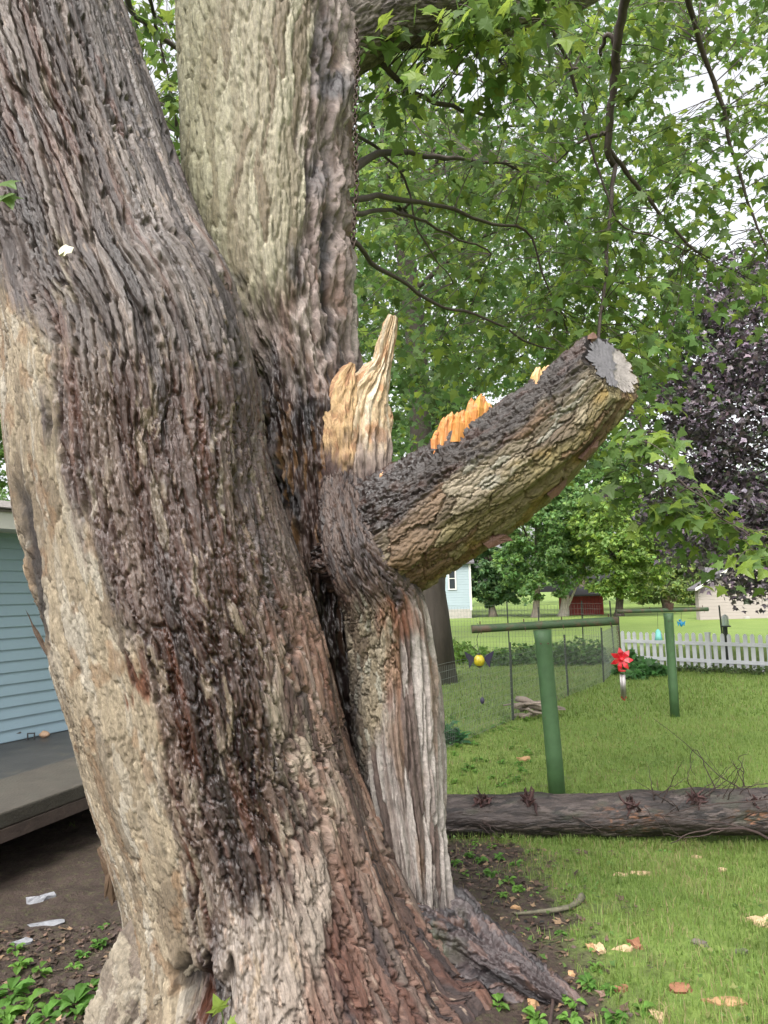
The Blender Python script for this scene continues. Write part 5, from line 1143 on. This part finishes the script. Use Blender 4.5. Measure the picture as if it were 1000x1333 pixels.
# grey brushwood heap beside the wire fence
hp = gpx(690, 936); b = MB()
HP = empty('brush_pile', hp, 'heap of grey weathered branches beside the wire fence stake', 'brush pile')
for i in range(11):
    a = rng.uniform(-.5, .5); c = hp + [rng.uniform(-.1, .3), rng.normal(.1, .12), .05 + .18 * rng.random()]; u_ = np.array([math.cos(a), rng.normal(0, .4), rng.normal(0, .25)]) * rng.uniform(.2, .4)
    b = MB(); r_ = rng.uniform(.4, 1.6); b.tube([c - u_, c - u_ * .3 + rng.normal(0, .03, 3), c + u_ * .4 + rng.normal(0, .03, 3), c + u_], [.03 * r_, .036 * r_, .03 * r_, .012], 7, jit=.3); b.build('branch', M_BK_GREY, HP, smooth=True)
# brown leaf litter and bark crumbs on the soil
n = 24000; lx = rng.uniform(-2.6, 2.4, n); ly = rng.uniform(2.0, 6.6, n); dm = dirt_mask(lx, ly); ok = (rng.random(n) < dm * np.where(lx < -.3, 1, .75)) & ~((lx > -.75) & (lx < .45) & (ly > 2.9) & (ly < 4))
ok &= ~((lx < -1.2) & (ly > 4.4 + .1 * lx))
lx, ly = lx[ok], ly[ok]; P = np.stack([lx, ly, gz_full(lx, ly) + .006], -1)
D, Nn = leaf_frames(len(P), 0.0, 2.2); cols = leaf_cols(len(P), (.055, .034, .024), .45, (.16, .105, .062), .16)
T, Fc = leaf_template('low'); Xx = np.cross(D, Nn); sz = (rng.uniform(.008, .042, len(P)) * rng.choice([1, 1, 1.6], len(P)))[:, None, None]
V = P[:, None] + sz * (T[None, :, 0:1] * .8 * Xx[:, None] + T[None, :, 1:2] * D[:, None] + (T[None, :, 2:3] + .1) * Nn[:, None])
me = mesh_np('leaf_litter', V.reshape(-1, 3), (Fc[None] + (np.arange(len(P)) * len(T))[:, None, None]).reshape(-1, 3), smooth=False, col=np.repeat(cols, len(T), 0))
tag(link('leaf_litter', me, mat('litter', (1, 1, 1), .6, .4, attr=True)), 'brown leaf litter and bark crumbs on the bare soil', 'leaf litter', kind='stuff')

# --- grass
def grass(name, n, x0, x1, y0, y1, lh, wd_, label, dens, segs=2, straw=.12):
    gx_ = rng.uniform(x0, x1, n); gy_ = rng.uniform(y0, y1, n)
    dm = dirt_mask(gx_, gy_); ok = rng.random(n) < dens(gx_, gy_) * (1 - .93 * dm) ** 1.5; gx_, gy_ = gx_[ok], gy_[ok]; m = len(gx_)
    cl = fbm(gx_ * 3, gy_ * 3, 91, 3); cl2 = fbm(gx_ * .9, gy_ * .9, 92, 3)
    base = np.stack([gx_, gy_, gz_full(gx_, gy_) - .006], -1)
    a = rng.uniform(0, 2 * math.pi, m); ln = lh * rng.uniform(.55, 1.35, m) * (1 + .5 * cl); lean = rng.uniform(.15, .95, m)
    dr = np.stack([np.cos(a), np.sin(a), np.zeros(m)], -1); sd_ = np.stack([-np.sin(a), np.cos(a), np.zeros(m)], -1); up = np.array([0, 0, 1.0])
    ln = ln * (1 + .35 * np.clip(fbm(gx_ * 7, gy_ * 7, 95, 2), -1, 1)); w2 = (wd_ * rng.uniform(.6, 1.3, m))[:, None]
    tip = base + dr * (ln * lean)[:, None] + up * (ln * np.sqrt(np.clip(1 - lean ** 2 * .8, .15, 1)))[:, None]
    midp = base + dr * (ln * lean * .35)[:, None] + up * (ln * .58)[:, None]
    V = np.stack([base - sd_ * w2, base + sd_ * w2, midp - sd_ * w2 * .75, midp + sd_ * w2 * .75, tip], 1)
    Fc = np.array([(0, 1, 3), (0, 3, 2), (2, 3, 4)])
    if segs == 1: V = V[:, [0, 1, 4]]; Fc = np.array([(0, 1, 2)])
    c = np.array([.112, .180, .036])[None] * (1 + .25 * cl2[:, None] + rng.normal(0, .16, (m, 1))); yl = np.clip(.45 + cl * 1.6 + .5 * cl2, 0, 1)[:, None] * rng.random((m, 1)); c = c * (1 - yl * .55) + np.array([.225, .262, .075]) * yl * .5
    st = rng.random(m) < straw * np.clip(1 + 2.2 * cl2, .2, 3); c[st] = np.array([.24, .20, .10]) * rng.uniform(.7, 1.2, (st.sum(), 1))
    me = mesh_np(name, V.reshape(-1, 3), (Fc[None] + (np.arange(m) * V.shape[1])[:, None, None]).reshape(-1, 3), smooth=False, col=np.repeat(np.clip(c, .01, .5), V.shape[1], 0))
    return tag(link(name, me, M_GRASS), label, 'grass', kind='stuff')
infr = lambda x, y, mg=1.0: (x < .56 * y + mg)
grass('grass', 60000, .3, 4.6, 2.3, 6.2, .058, .0021, 'fine mown grass blades on the near lawn', lambda x, y: infr(x, y, .6) * 1.0, 2, .16)
grass('grass', 140000, -2.6, 8, 6.0, 12, .062, .0042, 'mown grass behind the fallen log', lambda x, y: infr(x, y) * np.clip(7 / y, .3, 1), 1, .08)
grass('grass', 130000, -5, 14, 12, 26, .08, .009, 'mown grass around the fences', lambda x, y: infr(x, y) * np.clip(14 / y, .3, 1), 1, .05)

nC = 5200; cxx = rng.uniform(.2, 5.5, nC); cyy = rng.uniform(2.6, 11.5, nC); ok = (fbm(cxx * 1.4, cyy * 1.4, 97, 3) > .02) & (cxx < .56 * cyy + .6) & (cxx > -.02 * cyy); cxx, cyy = cxx[ok], cyy[ok]
P = np.stack([cxx, cyy, gz_full(cxx, cyy) + rng.uniform(.01, .045, len(cxx))], -1); D, Nn = leaf_frames(len(P), 0, 1.8); T, Fc = leaf_template('low'); Xx = np.cross(D, Nn); sz = rng.uniform(.014, .034, len(P))[:, None, None]
V = P[:, None] + sz * (T[None, :, 0:1] * 1.3 * Xx[:, None] + T[None, :, 1:2] * D[:, None] + T[None, :, 2:3] * Nn[:, None])
me = mesh_np('clover', V.reshape(-1, 3), (Fc[None] + (np.arange(len(P)) * len(T))[:, None, None]).reshape(-1, 3), smooth=False, col=np.repeat(leaf_cols(len(P), (.085, .15, .035), .3, (.16, .17, .06), .15), len(T), 0))
tag(link('clover', me, M_GRASS), 'small clover leaves scattered through the mown lawn', 'clover', kind='stuff')
# --- broad-leaved weeds
def weed_mesh(seed, r, n, hue):
    g = np.random.default_rng(seed); b = MB(); V = []
    for i in range(n):
        a = g.uniform(0, 6.283); el = g.uniform(.1, .9); L = r * g.uniform(.55, 1.1); hw = L * g.uniform(.24, .42)
        d = np.array([math.cos(a), math.sin(a), 0]); s_ = np.array([-math.sin(a), math.cos(a), 0]); o = d * r * .15 + np.array([0, 0, g.uniform(0, r * .5)])
        f = lambda t, w__: (o + d * L * t + np.array([0, 0, L * (el * t - .55 * t * t)]) + s_ * w__ + np.array([0, 0, abs(w__) * .35]))
        P = [f(0, 0), f(.3, hw * .8), f(.6, hw), f(.85, hw * .6), f(1, 0), f(.85, -hw * .6), f(.6, -hw), f(.3, -hw * .8), f(.55, 0)]
        b.add(P, [(k, (k + 1) % 8, 8) for k in range(8)], tuple(np.array(hue) * g.uniform(.7, 1.35)))
    return b
weeds = []
for i in range(6):
    o = weed_mesh(i + 3, .055, 11 + i * 2, (.085, .19, .035) if i % 2 else (.11, .22, .04)).build('weed', M_LEAF, None); weeds.append(o.data); bpy.data.objects.remove(o)
def weed(x, y, s_, label, k=None, group='broad-leaved weeds around the trunk'):
    p = gpx(x, y); o = bpy.data.objects.new('weed_plant', weeds[int(rng.integers(6)) if k is None else k]); COL.objects.link(o); o.location = Vector(p); o.scale = (s_,) * 3; o.rotation_euler = (0, 0, rng.uniform(0, 6.28))
    return tag(o, label, 'weed', group)
for x, y, s_ in ((14, 1300, 1.6), (40, 1312, 1.3), (24, 1262, 1.1), (52, 1268, 1.0), (78, 1300, .8), (98, 1318, 1.5), (118, 1290, .8), (128, 1232, .8), (136, 1212, .7), (96, 1262, .7), (60, 1330, 1.2), (108, 1246, .6), (8, 1332, 1.4), (20, 1238, .8), (140, 1300, .7)):
    weed(x, y, s_, 'green leafy weed growing in the litter on the stoop side of the trunk')
for x, y, s_ in ((610, 1115, .8), (628, 1122, .8), (650, 1118, .8), (640, 1140, .9), (662, 1150, .9), (605, 1140, .7), (672, 1128, .8), (655, 1168, .7), (690, 1110, .7), (620, 1100, .7), (676, 1160, .8), (595, 1125, .7), (640, 1105, .7)):
    weed(x, y, s_, 'low clover-like weed on the bare ground between root and log')
for x, y, s_ in ((735, 1300, 1.1), (748, 1310, .9), (765, 1285, .8), (790, 1292, .7), (700, 1330, 1.0), (650, 1312, .9), (775, 1262, .7), (838, 1320, .9), (800, 1330, 1.1), (730, 1218, .6), (742, 1332, .9)):
    weed(x, y, s_, 'leafy weed on the soil in front of the root tip')
for i in range(40):
    x, y = rng.uniform(588, 690), rng.uniform(930, 1028); weed(x, y, rng.uniform(.7, 1.2), 'ground-cover weed on the rough ground behind the log', None, 'weeds behind the log')
sd_ = empty('seedling', px(290, 1318, 2.62), 'bright green two-leaf seedling sprouting from the hollow at the foot of the trunk', 'seedling')
b = MB(); b.tube([px(292, 1345, 2.72), px(290, 1322, 2.66), px(288, 1312, 2.62)], .0025, 5); b.build('stalk', mat('green_stalk', (.12, .2, .05), .6), sd_)
for x, y, an, s_ in ((288, 1318, 1.9, .06), (296, 1330, -.3, .04)):
    o = bpy.data.objects.new('leaf', leaf_me[5]); COL.objects.link(o); o.parent = sd_
    D = ns(0, np.array([math.cos(an), -.25, math.sin(an)])); Nn = np.array([0.1, -.85, .5]); Nn = ns(0, Nn - D * Nn.dot(D)); Xx = np.cross(D, Nn)
    o.matrix_local = Matrix.Translation(Vector(px(x, y, 2.62)) - sd_.location) @ Matrix(np.stack([Xx, D, Nn], 1).tolist()).to_4x4() @ Matrix.Scale(s_, 4)

# --- garden bed plants and hostas by the fences
def bush(x, y, r, hgt, n, c, name, label, cat, group, leaf=.09, blade=False, d=None):
    p = gpx(x, y); t = empty(name, p, label, cat, group)
    v = rng.normal(0, 1, (n, 3)); v = ns(0, v) * rng.random((n, 1)) ** .4; v[:, 2] = np.abs(v[:, 2]); P = p + v * np.array([r, r * .7, hgt])
    leaf_cloud('foliage', P, leaf, 'mid' if not blade else 'low', leaf_cols(n, c, .25, np.array(c) * 1.5, .2), M_LEAF, t, droop=-.2 if blade else .4)
    b = MB()
    for i in range(10): q_ = P[rng.integers(n)]; b.tube([p, (p + q_) / 2 + np.array([0, 0, .1 * hgt]), q_], .006, 4, cap=False)
    b.build('stem', M_BK_DARK, t)
for i, (x, y, r, hgt) in enumerate(((584, 862, .5, .85), (604, 864, .45, .7), (630, 866, .5, .55), (655, 866, .5, .5), (682, 864, .5, .6), (706, 862, .45, .75), (730, 866, .5, .7), (752, 866, .45, .8), (775, 864, .4, .7))):
    bush(x, y, r, hgt, 420, (.12, .21, .045) if i < 3 else (.075, .15, .04), 'garden_plant', 'yellow-green bushy garden plant in the bed by the dark tree trunk' if i < 3 else 'green leafy garden plant in the bed behind the wire fence', 'plant', 'plants in the garden bed', .12)
for x, y, r, hgt in ((822, 872, .32, .5), (838, 878, .34, .4), (855, 880, .3, .32), (812, 878, .25, .35), (828, 884, .25, .22)):
    bush(x, y, r, hgt, 130, (.06, .15, .045), 'hosta', 'broad-leaved green hosta at the corner of the picket fence', 'plant', 'hostas at the fence corner', .22)
for x in range(884, 1000, 12):
    bush(x, 876 + rng.normal(0, 1.5) + (x - 884) * .02, .16, .2, 60, (.09, .13, .05), 'low_plant', 'small plant growing through the foot of the picket fence', 'plant', 'low plants along the picket fence', .08)
bs = gpx(590, 962); bush(588, 968, .16, .3, 60, (.05, .14, .06), 'strap_leaf_plant', 'strap-leaved plant next to the trunk edge by the wire fence', 'plant', None, .2, True)
